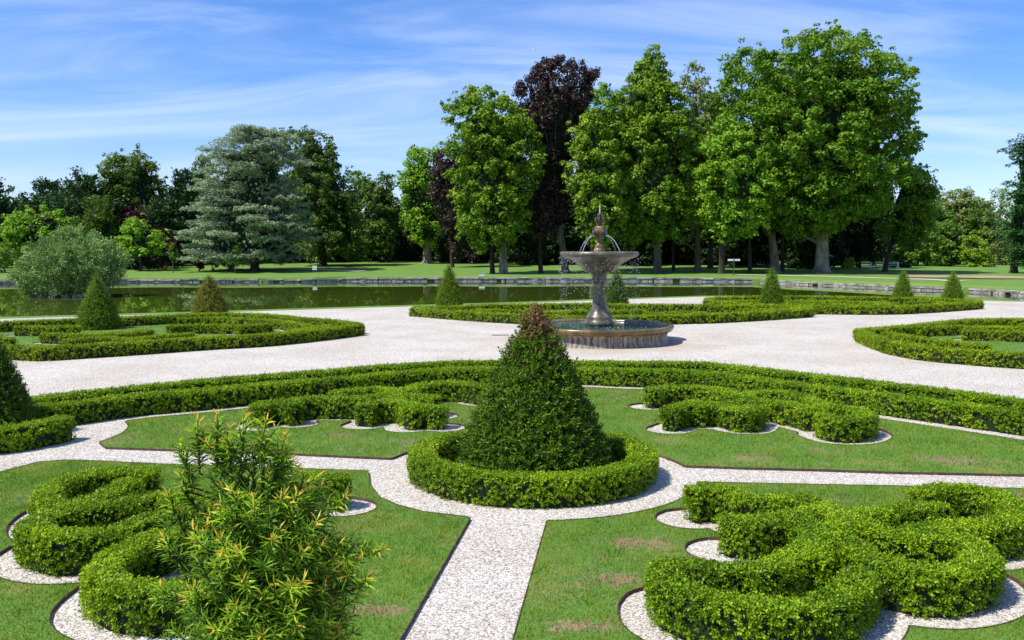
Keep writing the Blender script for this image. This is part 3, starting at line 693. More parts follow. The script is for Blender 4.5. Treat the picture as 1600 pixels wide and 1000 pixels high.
# ------------------------------------------------------------------ fountain
M['fstone'] = noisemat('wet_fountain_stone', [(.3, (.03, .026, .016)), (.5, (.095, .08, .05)), (.7, (.21, .185, .13))], 3, .32, .3, stretch=(1, 1, .5), spec=.5, bdist=.03)
M['fochre'] = noisemat('ochre_mossy_stone', [(.3, (.06, .04, .015)), (.5, (.17, .10, .03)), (.7, (.30, .24, .15))], 4, .4, .3, spec=.5, bdist=.02)
M['fdark'] = noisemat('dark_wet_bronze', [(.3, (.02, .018, .013)), (.7, (.10, .085, .06))], 8, .35, .3, spec=.6, bdist=.02)
def basin_stone():
    m, nd, lk = newmat('streaked_basin_stone')
    tc = nd.new('ShaderNodeTexCoord'); mp = nd.new('ShaderNodeMapping'); mp.inputs['Scale'].default_value = (9, 9, .5)
    lk.new(tc.outputs['Object'], mp.inputs['Vector'])
    nz = nd.new('ShaderNodeTexNoise'); nz.inputs['Scale'].default_value = 1.2; nz.inputs['Detail'].default_value = 5; lk.new(mp.outputs[0], nz.inputs['Vector'])
    rp = ramp(nd, [(.36, (.05, .04, .025)), (.5, (.19, .16, .115)), (.66, (.37, .33, .265))]); lk.new(nz.outputs['Fac'], rp.inputs['Fac'])
    pb = nd.new('ShaderNodeBsdfPrincipled'); pb.inputs['Roughness'].default_value = .5; lk.new(rp.outputs['Color'], pb.inputs['Base Color'])
    o = nd.new('ShaderNodeOutputMaterial'); lk.new(pb.outputs[0], o.inputs[0]); return m
M['fbasin'] = basin_stone()
M['flip'] = noisemat('wet_ochre_lip', [(.3, (.05, .03, .012)), (.5, (.15, .095, .03)), (.72, (.27, .19, .085))], 2.2, .25, .3, stretch=(1, 1, .35), spec=.6, bdist=.03)
m, nd, lk = newmat('water_drops'); pb = nd.new('ShaderNodeBsdfPrincipled'); pb.inputs['Base Color'].default_value = (.85, .9, .95, 1); pb.inputs['Roughness'].default_value = .08; pb.inputs['Transmission Weight'].default_value = .5; pb.inputs['IOR'].default_value = 1.33
o_ = nd.new('ShaderNodeOutputMaterial'); lk.new(pb.outputs[0], o_.inputs[0]); M['drop'] = m
f = empty('fountain', tuple(FOUNT), 'tiered stone fountain with round basin, raised bowl and spouting vase on the gravel court', 'fountain')
def lpart(name, prof, mat, k=64, parent=f, flute=None):
    V, F = lathe(prof, FOUNT, k, flute); o = MB().add(V, F, 0, True).build(name, [mat], parent)
    return o
lpart('basin_wall', [(3.02, -.02), (2.98, .12), (2.94, .3), (2.96, .42), (3.02, .5), (3.06, .52)], M['fbasin'])
lpart('basin_lip', [(3.06, .50), (3.14, .53), (3.2, .6), (3.225, .67), (3.22, .735), (3.17, .765), (3.05, .765), (2.98, .74), (2.95, .66), (2.95, .4), (2.9, .35)], M['flip'])
V, F = lathe([(2.97, .66), (2.4, .665), (1.6, .665), (.5, .665)], FOUNT, 64); MB().add(V, F, 0, True).build('water_surface', [M['basinwater']], f)
lpart('pedestal', [(.62, .3), (.62, .72), (.66, .76), (.66, .86), (.60, .93), (.57, 1.0), (.585, 1.06), (.56, 1.12), (.48, 1.2), (.40, 1.32), (.33, 1.5), (.285, 1.75), (.265, 2.1), (.27, 2.42), (.29, 2.55), (.36, 2.62), (.37, 2.72), (.31, 2.76), (.33, 2.86), (.42, 3.0), (.46, 3.06)], M['fstone'], 40)
lpart('bowl', [(.44, 3.03), (.60, 3.03), (.65, 3.06), (.72, 3.13), (.82, 3.24), (.98, 3.39), (1.16, 3.51), (1.42, 3.63), (1.60, 3.675), (1.64, 3.70), (1.64, 3.73), (1.70, 3.76), (1.72, 3.81), (1.70, 3.88), (1.64, 3.92), (1.55, 3.915), (1.48, 3.86), (1.2, 3.78), (.2, 3.76)], M['fstone'], 64)
V, F = lathe([(1.50, 3.87), (.15, 3.875)], FOUNT, 48); MB().add(V, F, 0, True).build('bowl_water', [M['basinwater']], f)
vz = [(.24, 3.8), (.25, 3.98), (.235, 4.03), (.20, 4.06), (.215, 4.12), (.19, 4.2), (.13, 4.28), (.105, 4.36), (.11, 4.42), (.17, 4.5), (.225, 4.6), (.255, 4.72), (.25, 4.84), (.225, 4.92), (.235, 4.97), (.2, 5.0), (.12, 5.02), (.01, 5.03)]
lpart('vase', vz, M['fochre'], 32)
for i in range(4):                       # spouting masks round the vase
    a = R(45 + 90 * i); ca, sa = math.cos(a), math.sin(a); mk = MB()
    c = FOUNT + np.array([ca * .25, sa * .25, 4.72]); tvec = np.array([-sa, ca, 0]); nv = np.array([ca, sa, 0])
    for rr, dep, tt in ((.125, .03, .035), (.075, .06, .03), (.03, .09, .025)):
        th = np.linspace(0, 2 * math.pi, 15); path = np.array([c + nv * dep + rr * (math.cos(x) * tvec + math.sin(x) * np.array([0, 0, 1])) for x in th])
        mk.add(*tube(path, tt, 7), 0, True)
    mk.add(*rough_box(c + nv * .10 + np.array([0, 0, .0]), (.07, .07, .10), a, .008)); mk.add(*rough_box(c + nv * .08 - np.array([0, 0, .09]), (.09, .07, .05), a, .008))
    mk.build('mask', [M['fdark']], f)
    jt = MB()                            # arc of water from the mask into the bowl
    tt = np.linspace(0, 1, 12); arc = np.array([c + nv * (.12 + .78 * x) + np.array([0, 0, -.12 + .05 * x - .78 * x * x]) for x in tt]); jt.add(*tube(arc, .010, 6), 0, True)
    jt.build('water_arc', [M['drop']], f)
fn = MB()                                # leafy finial with the central jet
for i in range(7):
    a = i * 2 * math.pi / 7; d = np.array([math.cos(a), math.sin(a), 0])
    p = [FOUNT + d * r_ + np.array([0, 0, z_]) for r_, z_ in ((.03, 5.0), (.10, 5.14), (.17, 5.26), (.21, 5.32), (.18, 5.38), (.13, 5.34))]
    fn.add(*tube(p, np.array([.035, .05, .055, .045, .035, .02]), 6), 0, True)
    p = [FOUNT + d * r_ + np.array([0, 0, z_]) for r_, z_ in ((.05, 5.3), (.07, 5.42), (.10, 5.5), (.06, 5.56))]
    fn.add(*tube(p, np.array([.03, .035, .03, .012]), 5), 0, True)
V, F = lathe([(.08, 4.98), (.06, 5.2), (.07, 5.36), (.05, 5.5), (.03, 5.6), (.01, 5.62)], FOUNT, 12); fn.add(V, F, 0, True)
fn.build('finial', [M['fdark']], f)
MB().add(*tube([FOUNT + np.array([0, 0, z_]) for z_ in (5.55, 5.7, 5.85, 5.97)], np.array([.028, .024, .018, .006]), 6), 0, True).build('water_jet', [M['drop']], f)
def drops(n, gen, s):
    P = gen(n); sz = rng.uniform(.5, 1.3, n)[:, None, None] * s
    oc = np.array([(1, 0, 0), (-1, 0, 0), (0, 1, 0), (0, -1, 0), (0, 0, 1.5), (0, 0, -1.5)]); V = (P[:, None] + oc[None] * sz).reshape(-1, 3)
    ft = np.array([(0, 2, 4), (2, 1, 4), (1, 3, 4), (3, 0, 4), (2, 0, 5), (1, 2, 5), (3, 1, 5), (0, 3, 5)])
    return V, (np.arange(n)[:, None, None] * 6 + ft[None]).reshape(-1, 3)
def rimfall(n):
    a = rng.random(n) * 6.283; r = 1.68 + rng.normal(0, .07, n); z = .7 + 3.0 * rng.random(n) ** .45
    return FOUNT + np.column_stack([r * np.cos(a), r * np.sin(a), z])
def splash(n):
    a = rng.random(n) * 6.283; r = np.abs(rng.normal(1.7, .5, n)); return FOUNT + np.column_stack([r * np.cos(a), r * np.sin(a), .67 + np.abs(rng.normal(0, .09, n))])
dm = MB(); dm.add(*drops(1300, rimfall, .011)); dm.add(*drops(260, splash, .012))
o = dm.build('falling_drops', [M['drop']], f); o['kind'] = 'stuff'

# two iron gratings let into the gravel by the fountain
M['iron'] = noisemat('cast_iron', [(.3, (.05, .05, .05)), (.7, (.14, .14, .14))], 20, .6)
for px, py, wd, lb in ((782, 524, .8, 'dark iron channel grating in the gravel, the longer of two beside the fountain'), (806, 528.3, .5, 'short dark iron grating in the gravel nearest the brown tipped cone')):
    c = at(px, py); gm = MB(); gm.add(*rough_box(c + np.array([0, -.06, .012]), (wd, .025, .03), .06, .001)); gm.add(*rough_box(c + np.array([0, .06, .012]), (wd, .025, .03), .06, .001))
    for i in range(int(wd / .05)): gm.add(*rough_box(c + np.array([-wd / 2 + .025 + i * .05, 0, .008]), (.02, .13, .02), .06, .001))
    tag(gm.build('drain_grating', [M['iron']], loc=tuple(c)), lb, 'grating')

# ------------------------------------------------------------------ trees
def clump_leaves(C, rc, m, L, wl, upb=.35, flat=.8, shell=.4):
    n = len(C); D = unit(rnd(n * m)).reshape(n, m, 3); D[..., 2] = np.abs(D[..., 2]) * np.where(rng.random((n, m)) < .75, 1, -1)
    rad = rng.random((n, m, 1)) ** shell
    P = C[:, None] + D * rad * rc[:, None, None] * np.array([1, 1, flat])
    N = unit(D + rnd(n * m).reshape(n, m, 3) * .45 + np.array([0, 0, upb])).reshape(-1, 3)
    P = P.reshape(-1, 3); A = unit(np.cross(N, rnd(len(P))))
    LL = L * rng.uniform(.6, 1.3, len(P))
    return diamonds(P, A, N, LL, LL * wl)
def crown_centres(rows, Y, rc, cover, depth=.85, inner=.22, back=.6):
    """clump centres through a crown whose outline is given in the photograph's pixels at distance Y"""
    rows = sorted(rows)
    zz = []; ll = []; rr = []
    for py, l, r in rows:
        a, b = atY(l, py, Y), atY(r, py, Y); zz.append((a[2] + b[2]) / 2); ll.append(a[0]); rr.append(b[0])
    zz, ll, rr = map(np.array, (zz[::-1], ll[::-1], rr[::-1]))
    t = np.linspace(zz[0], zz[-1], 60); a = (np.interp(t, zz, rr) - np.interp(t, zz, ll)) / 2
    per = np.maximum(a, .4) * 2 * math.pi; ar = float(np.sum((per[1:] + per[:-1]) * np.diff(t)) / 2) + math.pi * a.max() ** 2 * .5
    n = max(6, int(ar * cover / (rc * rc)))
    z = rng.choice(t, n, p=per / per.sum()) + rng.normal(0, .3, n)
    # caps: extra clumps over the top
    L_, R_ = np.interp(z, zz, ll), np.interp(z, zz, rr); aa = np.maximum((R_ - L_) / 2 - rc * .35, .25); cx = (L_ + R_) / 2
    th = rng.random(n) * 2 * math.pi; keep = (np.sin(th) < 0) | (rng.random(n) < back)
    q = np.where(rng.random(n) < inner, rng.uniform(.2, .75, n), rng.uniform(.8, 1.02, n))
    n0 = n
    ww = np.column_stack([np.cos(th) * 3, np.sin(th) * 3, z]); lump = 1 + .22 * wob(ww, .55, Y + rows[0][1]) + .10 * wob(ww, 1.3, Y)
    q *= np.clip(lump, .72, 1.12)
    C = np.column_stack([cx + aa * q * np.cos(th), Y + aa * q * np.sin(th) * depth, z]); keep &= (wob(C, 1.15 / rc, Y * .37 + rows[0][1]) + .5 * wob(C, 2.2 / rc, Y * .11) > -.52) | (q < .6); C = C[keep]
    return C, (zz, ll, rr)
def tree(name, label, cat, px, Y, rows, mat, bark='bark', L=.5, rc=1.25, cover=.55, m=60, tr=.5, lean=0, style='leaf', wl=.7, group=None, fork=0, crown_name='crown', inner=.22, trunk_top=.8, basew=1.5, jit=1.0):
    b = tpos(px, Y); root = empty(name, tuple(b), label, cat, group); m = int(m * 1.75); L = L * .76; solid = cover >= .5; cover = cover * 1.3
    if style == 'cedar':
        C, (zz, ll, rr) = crown_centres(rows, Y, rc, cover, .9, .25, .7)
        mb = MB()
        for c in C:
            cx = np.interp(c[2], zz, (ll + rr) / 2); o = np.array([c[0] - cx, c[1] - Y]); dist = np.hypot(*o); o = o / max(dist, .3)
            R_ = rng.uniform(.7, 1.6) * rc; k = int(m * (R_ / rc) ** 2); ph = rng.random(k) * 6.283; q = np.sqrt(rng.random(k))
            u = np.cos(ph) * q * R_ * 1.3; v_ = np.sin(ph) * q * R_ * .85
            P = np.column_stack([c[0] + o[0] * u - o[1] * v_, c[1] + o[1] * u + o[0] * v_, c[2] + .10 * u - .10 * u * u / R_ - .10 * v_ * v_ / R_ + rng.normal(0, .10, k) + .3 + .25 * np.sin(u * 2.2 + v_ * 1.7)])
            N = unit(np.column_stack([rng.normal(0, .4, k), rng.normal(0, .4, k), np.ones(k)])); A = unit(np.column_stack([o[0] + rng.normal(0, .7, k), o[1] + rng.normal(0, .7, k), rng.normal(0, .25, k)]))
            LL = L * rng.uniform(.6, 1.3, k); mb.add(*diamonds(P, A, N, LL, LL * wl))
            hk = k // 8; i = rng.choice(k, hk); mb.add(*diamonds(P[i] - np.array([0, 0, .22]), rnd(hk), unit(rnd(hk) + np.array([0, -.6, 0])), L * .8, L * .4))
    else:
        C, (zz, ll, rr) = crown_centres(rows, Y, rc, cover, inner=inner)
        rcs = rc * rng.uniform(.6, 1.25, len(C)); mb = MB()
        if style == 'spike':
            n = len(C); D = unit(np.column_stack([C[:, 0] - np.interp(C[:, 2], zz, (ll + rr) / 2), C[:, 1] - Y, np.full(n, 1.5)]) )
            k = m; s = rng.random((n, k, 1)) * 1.6 - .5
            P = C[:, None] + D[:, None] * s * rcs[:, None, None] + rnd(n * k).reshape(n, k, 3) * (rcs[:, None, None] * (.42 - .2 * np.clip(s, 0, 1)))
            N = unit(rnd(n * k).reshape(n, k, 3) * .6 + D[:, None] * .4 + np.array([0, -.2, .4])); A = unit(D[:, None] + rnd(n * k).reshape(n, k, 3) * .6)
            LL = L * rng.uniform(.6, 1.3, n * k); mb.add(*diamonds(P.reshape(-1, 3), A.reshape(-1, 3), N.reshape(-1, 3), LL, LL * wl * .7))
        elif style == 'droop':
            mb.add(*clump_leaves(C, rcs, m, L, wl, .1, 1.15, .5))
        else:
            mb.add(*clump_leaves(C, rcs, m, L, wl))
            # single twigs of leaves breaking the outline
            i = rng.choice(len(C), len(C) // 2); E = C[i] + unit(C[i] - np.array([C[:, 0].mean(), Y, C[:, 2].mean()])) * rcs[i][:, None] * rng.uniform(.85, 1.5, (len(i), 1)) * jit
            mb.add(*clump_leaves(E, rcs[i] * .4, max(6, m // 6), L, wl))
    if solid:  # solid dark core, so gaps in the crown read as shade
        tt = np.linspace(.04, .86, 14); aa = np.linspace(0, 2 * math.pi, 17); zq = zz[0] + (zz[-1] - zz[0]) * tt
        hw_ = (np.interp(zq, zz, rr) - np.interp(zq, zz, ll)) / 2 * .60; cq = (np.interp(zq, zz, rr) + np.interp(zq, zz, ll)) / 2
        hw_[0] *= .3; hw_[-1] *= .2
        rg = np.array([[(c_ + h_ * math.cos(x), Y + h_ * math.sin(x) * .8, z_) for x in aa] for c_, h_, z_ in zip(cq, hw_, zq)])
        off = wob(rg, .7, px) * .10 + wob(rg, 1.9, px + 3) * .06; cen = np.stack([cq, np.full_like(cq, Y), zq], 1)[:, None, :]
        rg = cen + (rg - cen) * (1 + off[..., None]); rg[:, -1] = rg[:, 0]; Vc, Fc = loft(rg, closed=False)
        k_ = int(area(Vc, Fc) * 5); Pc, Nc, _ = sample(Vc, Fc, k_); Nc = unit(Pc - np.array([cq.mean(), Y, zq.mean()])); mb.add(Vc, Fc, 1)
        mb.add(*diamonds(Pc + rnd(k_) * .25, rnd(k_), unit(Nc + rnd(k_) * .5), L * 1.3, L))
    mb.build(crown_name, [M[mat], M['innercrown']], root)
    # trunk with limbs that run out to the clumps
    H = zz[-1] - b[2]; z0 = zz[0] - b[2]; topx = np.interp(zz[0] + (zz[-1] - zz[0]) * trunk_top, zz, (ll + rr) / 2)
    cx = lambda t_: b[0] + (topx - b[0]) * t_ ** 1.6 + lean * math.sin(t_ * 3.14) 
    ts = np.linspace(0, trunk_top, 9); path = np.array([(cx(t_ / trunk_top) + .12 * math.sin(t_ * 9 + px), Y + .15 * math.sin(t_ * 7 + px), b[2] - .15 + H * t_) for t_ in ts])
    rad = tr * (1 - ts / trunk_top * .85); rad[0] *= basew; tb = MB()
    path = np.vstack([path[:1], path[:1] + (path[1] - path[0]) * .12, path[:1] + (path[1] - path[0]) * .35, path[1:]]); rad = np.concatenate([[rad[0]], [tr * (1 + (basew - 1) * .35)], [tr * 1.0], rad[1:]])
    tb.add(*tube(path, rad, 10), 0, True)
    nl = min(len(C), 9 + fork); sel = rng.choice(len(C), nl, replace=False)
    for i in sel:
        e = C[i]; hz = min(max(z0 * .7 + (e[2] - b[2] - z0) * .55, z0 * .75), H * trunk_top * .92); k = np.interp(hz, (path[:, 2] - b[2]), np.arange(len(path))); k0 = int(min(k, len(path) - 2)); fr = k - k0
        s0 = path[k0] * (1 - fr) + path[k0 + 1] * fr; r0 = np.interp(hz, path[:, 2] - b[2], rad) * .5
        mid = (s0 + e) / 2 + np.array([0, 0, .12 * np.linalg.norm(e - s0) - .3])
        tb.add(*tube(resample([s0, mid, e], np.linalg.norm(e - s0) / 5 + .05), np.linspace(r0, .05, len(resample([s0, mid, e], np.linalg.norm(e - s0) / 5 + .05))), 6), 0, True)
    tb.build('trunk', [M[bark]], root)
    return root

M['innercrown'] = noisemat('crown_shade_core', [(.35, (.006, .012, .004)), (.65, (.018, .035, .008))], 1.5, .95)  # near-black core colour stands in for shade inside the crowns
def LM(key, *cols, **kw): M[key] = leafmat(key + '_leaves', list(cols), **kw)
fk = dict(rough=.5, trans=.25, scale=.25, spec=.3, big=.45)
LM('plane', (0.034, 0.101, 0.007), (0.086, 0.204, 0.013), (0.154, 0.297, 0.019), (0.269, 0.389, 0.033), **fk)
LM('maple', (0.046, 0.117, 0.008), (0.109, 0.232, 0.013), (0.187, 0.315, 0.020), (0.312, 0.382, 0.034), **fk)
LM('lime', (0.071, 0.164, 0.009), (0.143, 0.278, 0.016), (0.242, 0.361, 0.027), (0.355, 0.427, 0.046), **fk)
LM('bright', (0.080, 0.200, 0.012), (0.141, 0.309, 0.017), (0.240, 0.417, 0.029), (0.340, 0.471, 0.043), **fk)
LM('olive', (0.032, 0.084, 0.012), (0.073, 0.150, 0.018), (0.129, 0.205, 0.031), (0.194, 0.243, 0.045), **fk)
LM('dark', (0.005, 0.014, 0.004), (0.011, 0.027, 0.007), (0.021, 0.045, 0.009), (0.040, 0.064, 0.014), rough=.5, trans=.12, scale=.25, spec=.3, big=.45)  # leaves made near-black to carry the canopy shade of the second row
LM('wood', (.006, .018, .006), (.016, .036, .01), (.03, .06, .016), **fk)  # leaf colour darkened to paint the gloom between the trunks
LM('evergreen', (0.012, 0.038, 0.013), (0.027, 0.075, 0.020), (0.050, 0.112, 0.025), (0.083, 0.150, 0.035), rough=.5, trans=.12, scale=.25, spec=.3, big=.45)
LM('midgreen', (0.032, 0.097, 0.012), (0.082, 0.184, 0.020), (0.152, 0.270, 0.030), (0.233, 0.324, 0.044), **fk)
LM('copper', (0.014, 0.009, 0.010), (0.031, 0.019, 0.019), (0.065, 0.042, 0.035), (0.107, 0.081, 0.057), rough=.4, trans=.10, scale=.3, spec=.4, big=.4)
LM('purple', (0.027, 0.004, 0.011), (0.063, 0.011, 0.022), (0.099, 0.024, 0.036), **fk)
LM('cedar', (0.098, 0.156, 0.089), (0.223, 0.312, 0.179), (0.389, 0.480, 0.278), (0.582, 0.675, 0.384), rough=.55, trans=.1, scale=.35, spec=.3, big=.4)
LM('willow', (0.077, 0.143, 0.033), (0.153, 0.265, 0.068), (0.260, 0.399, 0.113), (0.382, 0.552, 0.179), rough=.55, trans=.2, scale=.5, spec=.3, big=.5)
LM('pale', (0.082, 0.146, 0.036), (0.149, 0.222, 0.055), (0.248, 0.308, 0.085), (0.331, 0.376, 0.123), **fk)
LM('conifer', (0.020, 0.076, 0.026), (0.043, 0.136, 0.036), (0.076, 0.204, 0.043), (0.119, 0.255, 0.058), rough=.5, trans=.12, scale=.3, spec=.3, big=.4)

bg = 'trees on the far side of the lake'
big = dict(group=bg)
tree('plane_tree', 'largest plane tree, broad and dense, with a thick mottled trunk at the water', 'tree', 1283, 149, [(52, 1280, 1310), (62, 1240, 1345), (85, 1190, 1390), (110, 1160, 1412), (150, 1150, 1420), (200, 1150, 1427), (250, 1150, 1427), (290, 1160, 1410), (325, 1190, 1390), (345, 1210, 1340), (368, 1225, 1262)], 'plane', 'bark_plane', L=.62, rc=1.35, cover=.62, m=62, tr=1.15, basew=1.9, fork=8, **big)
tree('plane_tree', 'bright leafy tree with drooping branches just left of the largest plane tree', 'tree', 1126, 146, [(192, 1118, 1150), (215, 1098, 1180), (250, 1082, 1205), (300, 1084, 1218), (340, 1098, 1205), (372, 1118, 1160)], 'bright', 'bark_dark', L=.6, rc=1.2, m=55, tr=.5, **big)
tree('plane_tree', 'tall plane tree with a leaning trunk behind the largest plane tree', 'tree', 1212, 153, [(84, 1146, 1215), (100, 1126, 1260), (150, 1108, 1280), (250, 1110, 1280), (340, 1150, 1260), (360, 1170, 1240)], 'plane', 'bark_plane', L=.6, rc=1.3, m=50, tr=.75, cover=.45, lean=-1.0, **big)
tree('tall_tree', 'tall tapering olive green tree behind the fountain, second from the sparse tree', 'tree', 1028, 150, [(82, 1012, 1030), (104, 988, 1046), (130, 982, 1050), (150, 958, 1070), (185, 964, 1078), (215, 956, 1092), (260, 968, 1088), (290, 960, 1096), (335, 972, 1092), (372, 985, 1078)], 'maple', 'bark', L=.58, rc=1.15, m=52, tr=.68, cover=.62, basew=1.4, **big)
tree('tall_tree', 'thin sparse tree with bare twigs and a slim pale trunk', 'tree', 1090, 155, [(100, 1076, 1102), (125, 1062, 1112), (160, 1060, 1122), (210, 1066, 1130), (260, 1070, 1125)], 'pale', 'bark', L=.55, rc=1.2, m=34, tr=.55, cover=.42, trunk_top=.95, fork=10, **big)
tree('tall_tree', 'green tree filling the gap behind the sparse pale trunked tree', 'tree', 1110, 168, [(150, 1094, 1128), (175, 1078, 1142), (230, 1070, 1146), (310, 1072, 1144), (370, 1082, 1136)], 'midgreen', 'bark_dark', L=.6, rc=1.3, m=48, tr=.5, cover=.6, **big)
tree('tall_tree', 'green tree filling the gap between the mid sized plane tree and the maple', 'tree', 690, 202, [(262, 672, 705), (280, 660, 722), (330, 656, 728), (385, 664, 722)], 'midgreen', 'bark_dark', L=.66, rc=1.4, m=46, tr=.5, cover=.6, **big)
tree('lime_tree', 'yellow green slender tree rising right behind the fountain finial', 'tree', 924, 145, [(178, 912, 936), (205, 890, 955), (250, 886, 968), (300, 890, 985), (345, 900, 978), (378, 920, 956)], 'lime', 'bark', L=.58, rc=1.05, m=50, tr=.38, cover=.5, **big)
tree('lime_tree', 'taller green tree filling the gap behind the slender yellow green one', 'tree', 952, 160, [(138, 905, 968), (160, 895, 1000), (220, 900, 1012), (300, 915, 1012), (375, 930, 1000)], 'bright', 'bark_dark', L=.6, rc=1.25, m=48, tr=.5, **big)
tree('copper_beech', 'tall dark purple copper beech with thin top branches left of the fountain', 'tree', 885, 150, [(97, 850, 880), (106, 832, 932), (135, 808, 934), (180, 812, 926), (230, 832, 900), (290, 826, 892), (320, 815, 888), (345, 806, 880), (368, 832, 868)], 'copper', 'bark', L=.5, rc=.95, m=46, tr=.62, cover=.62, style='droop', lean=-1.2, fork=12, jit=1.5, **big)
tree('maple_tree', 'large green maple with yellowish sprays and two trunks left of the copper beech', 'tree', 786, 147, [(140, 748, 772), (156, 706, 792), (182, 694, 830), (220, 698, 846), (270, 706, 848), (330, 716, 832), (365, 722, 812), (388, 738, 798)], 'maple', 'bark_plane', L=.62, rc=1.25, m=55, tr=.72, cover=.6, basew=1.4, **big)
tree('copper_beech', 'smaller dark copper beech drooping beside the mid sized plane tree', 'tree', 706, 172, [(228, 694, 712), (250, 678, 736), (290, 668, 745), (330, 680, 748), (370, 698, 750), (402, 708, 748)], 'copper', 'bark_dark', L=.55, rc=1.25, m=50, tr=.4, style='droop', **big)
tree('plane_tree', 'mid sized plane tree with a flared pale trunk on the mound', 'tree', 667, 188, [(236, 645, 685), (250, 630, 692), (285, 624, 702), (325, 624, 702), (360, 635, 695), (382, 642, 682)], 'bright', 'bark_plane', L=.68, rc=1.45, m=48, tr=.95, basew=2.0, **big)
tree('broad_tree', 'olive tree with a shaded trunk between the dark tree and the mound', 'tree', 610, 196, [(278, 588, 612), (298, 562, 624), (340, 556, 630), (375, 560, 626), (395, 575, 615)], 'olive', 'bark_dark', L=.66, rc=1.4, m=46, tr=.5, **big)
tree('broad_tree', 'thin topped tree with an ivy covered trunk next to the dark tree', 'tree', 556, 200, [(266, 546, 570), (283, 538, 582), (310, 540, 580), (360, 545, 580), (392, 550, 572)], 'midgreen', 'bark_dark', L=.62, rc=1.2, m=32, tr=.5, cover=.4, **big)
tree('broad_tree', 'big dark rounded tree standing right behind the blue cedar', 'tree', 505, 178, [(206, 455, 492), (217, 440, 515), (240, 440, 530), (270, 440, 534), (300, 450, 556), (340, 455, 570), (380, 460, 572), (405, 468, 566)], 'olive', 'bark_dark', L=.64, rc=1.4, m=50, tr=.7, cover=.6, **big)
tree('cedar_tree', 'blue grey cedar with layered drooping branches across the lake', 'tree', 400, 158, [(203, 368, 400), (213, 340, 445), (235, 335, 458), (262, 335, 458), (290, 320, 462), (330, 310, 472), (345, 306, 482), (372, 302, 476), (395, 300, 470), (408, 312, 458)], 'cedar', 'bark_dark', L=.62, rc=2.0, m=210, tr=.75, cover=.78, style='cedar', wl=.32, **big)
tree('dark_tree', 'brown green tree peeping out behind the left side of the cedar', 'tree', 315, 186, [(250, 308, 324), (262, 302, 336), (300, 292, 342), (345, 288, 340), (390, 290, 335)], 'olive', 'bark_dark', L=.62, rc=1.25, m=46, tr=.45, **big)
tree('chestnut_tree', 'tall rounded olive brown tree above the purple leaved tree', 'tree', 212, 188, [(240, 182, 224), (252, 164, 240), (275, 160, 250), (300, 165, 258), (345, 168, 262), (390, 175, 255)], 'olive', 'bark_dark', L=.64, rc=1.35, m=50, tr=.6, **big)
tree('dark_conifer', 'wide dark evergreen with pointed sprays left of the rounded olive tree', 'tree', 130, 182, [(277, 118, 148), (290, 98, 172), (320, 82, 186), (360, 76, 190), (402, 76, 190)], 'evergreen', 'bark_dark', L=.85, rc=1.4, m=46, tr=.5, style='spike', **big)
tree('dark_conifer', 'dark blue green evergreen between the edge tree and the wide evergreen', 'tree', 78, 190, [(287, 68, 92), (305, 44, 110), (340, 35, 122), (402, 32, 120)], 'evergreen', 'bark_dark', L=.85, rc=1.4, m=46, tr=.5, style='spike', **big)
tree('dark_conifer', 'dark evergreen cut by the left picture edge', 'tree', -2, 176, [(290, -22, 8), (310, -42, 20), (350, -52, 27), (405, -52, 30)], 'evergreen', 'bark_dark', L=.8, rc=1.35, m=46, tr=.5, style='spike', **big)
tree('dark_conifer', 'dark evergreen with a flat top just left of the cedar', 'tree', 284, 182, [(276, 275, 294), (300, 266, 302), (340, 260, 302), (400, 252, 310)], 'evergreen', 'bark_dark', L=.85, rc=1.35, m=46, tr=.4, style='spike', **big)
tree('dark_conifer', 'dark evergreen mass behind the purple leaved tree', 'tree', 238, 178, [(320, 222, 250), (345, 205, 268), (380, 200, 280), (408, 200, 285)], 'evergreen', 'bark_dark', L=.8, rc=1.35, m=46, tr=.4, style='spike', **big)
for px, Y, top, lb in ((40, 200, 318, 'dark evergreen filling the wood behind the wide bright tree'), (105, 204, 300, 'dark evergreen in the back of the wood between two evergreens'), (180, 200, 296, 'dark evergreen in the back of the wood below the olive crown'), (262, 204, 300, 'dark evergreen in the back of the wood right of the olive crown'), (300, 200, 305, 'dark evergreen in the back of the wood touching the cedar')):
    tree('dark_conifer', lb, 'tree', px, Y, [(top, px - 14, px + 14), (top + 22, px - 34, px + 34), (360, px - 44, px + 44), (412, px - 46, px + 46)], 'evergreen', 'bark_dark', L=.9, rc=1.6, m=40, tr=.4, style='spike', cover=.6, group='dark evergreens in the back of the wood')
tree('yew_tree', 'upright dark yew between the two bright green trees', 'tree', 154, 166, [(312, 142, 172), (330, 130, 181), (360, 127, 182), (400, 126, 178)], 'olive', 'bark_dark', L=.75, rc=1.15, m=44, tr=.35, style='spike', **big)
tree('small_tree', 'wide bright green tree behind the lakeside shrub', 'tree', 66, 160, [(328, 42, 78), (340, 22, 114), (362, 12, 122), (382, 14, 112), (396, 28, 100)], 'bright', 'bark_dark', L=.6, rc=1.1, m=52, tr=.3, **big)
tree('small_tree', 'compact bright green tree in front of the purple leaved tree', 'tree', 220, 158, [(346, 196, 224), (360, 188, 244), (382, 186, 258), (398, 196, 246)], 'bright', 'bark_dark', L=.55, rc=1.0, m=50, tr=.28, **big)
tree('small_tree', 'bright green bush tree cut by the left edge under the dark evergreen', 'tree', -4, 163, [(366, -20, 10), (380, -32, 16), (398, -32, 16)], 'bright', 'bark_dark', L=.55, rc=1.0, m=46, tr=.25, **big)
tree('purple_tree', 'purple leaved tree behind the compact bright green tree', 'tree', 210, 168, [(333, 196, 224), (345, 188, 236), (368, 192, 240), (390, 200, 236)], 'purple', 'bark_dark', L=.55, rc=1.05, m=46, tr=.25, **big)
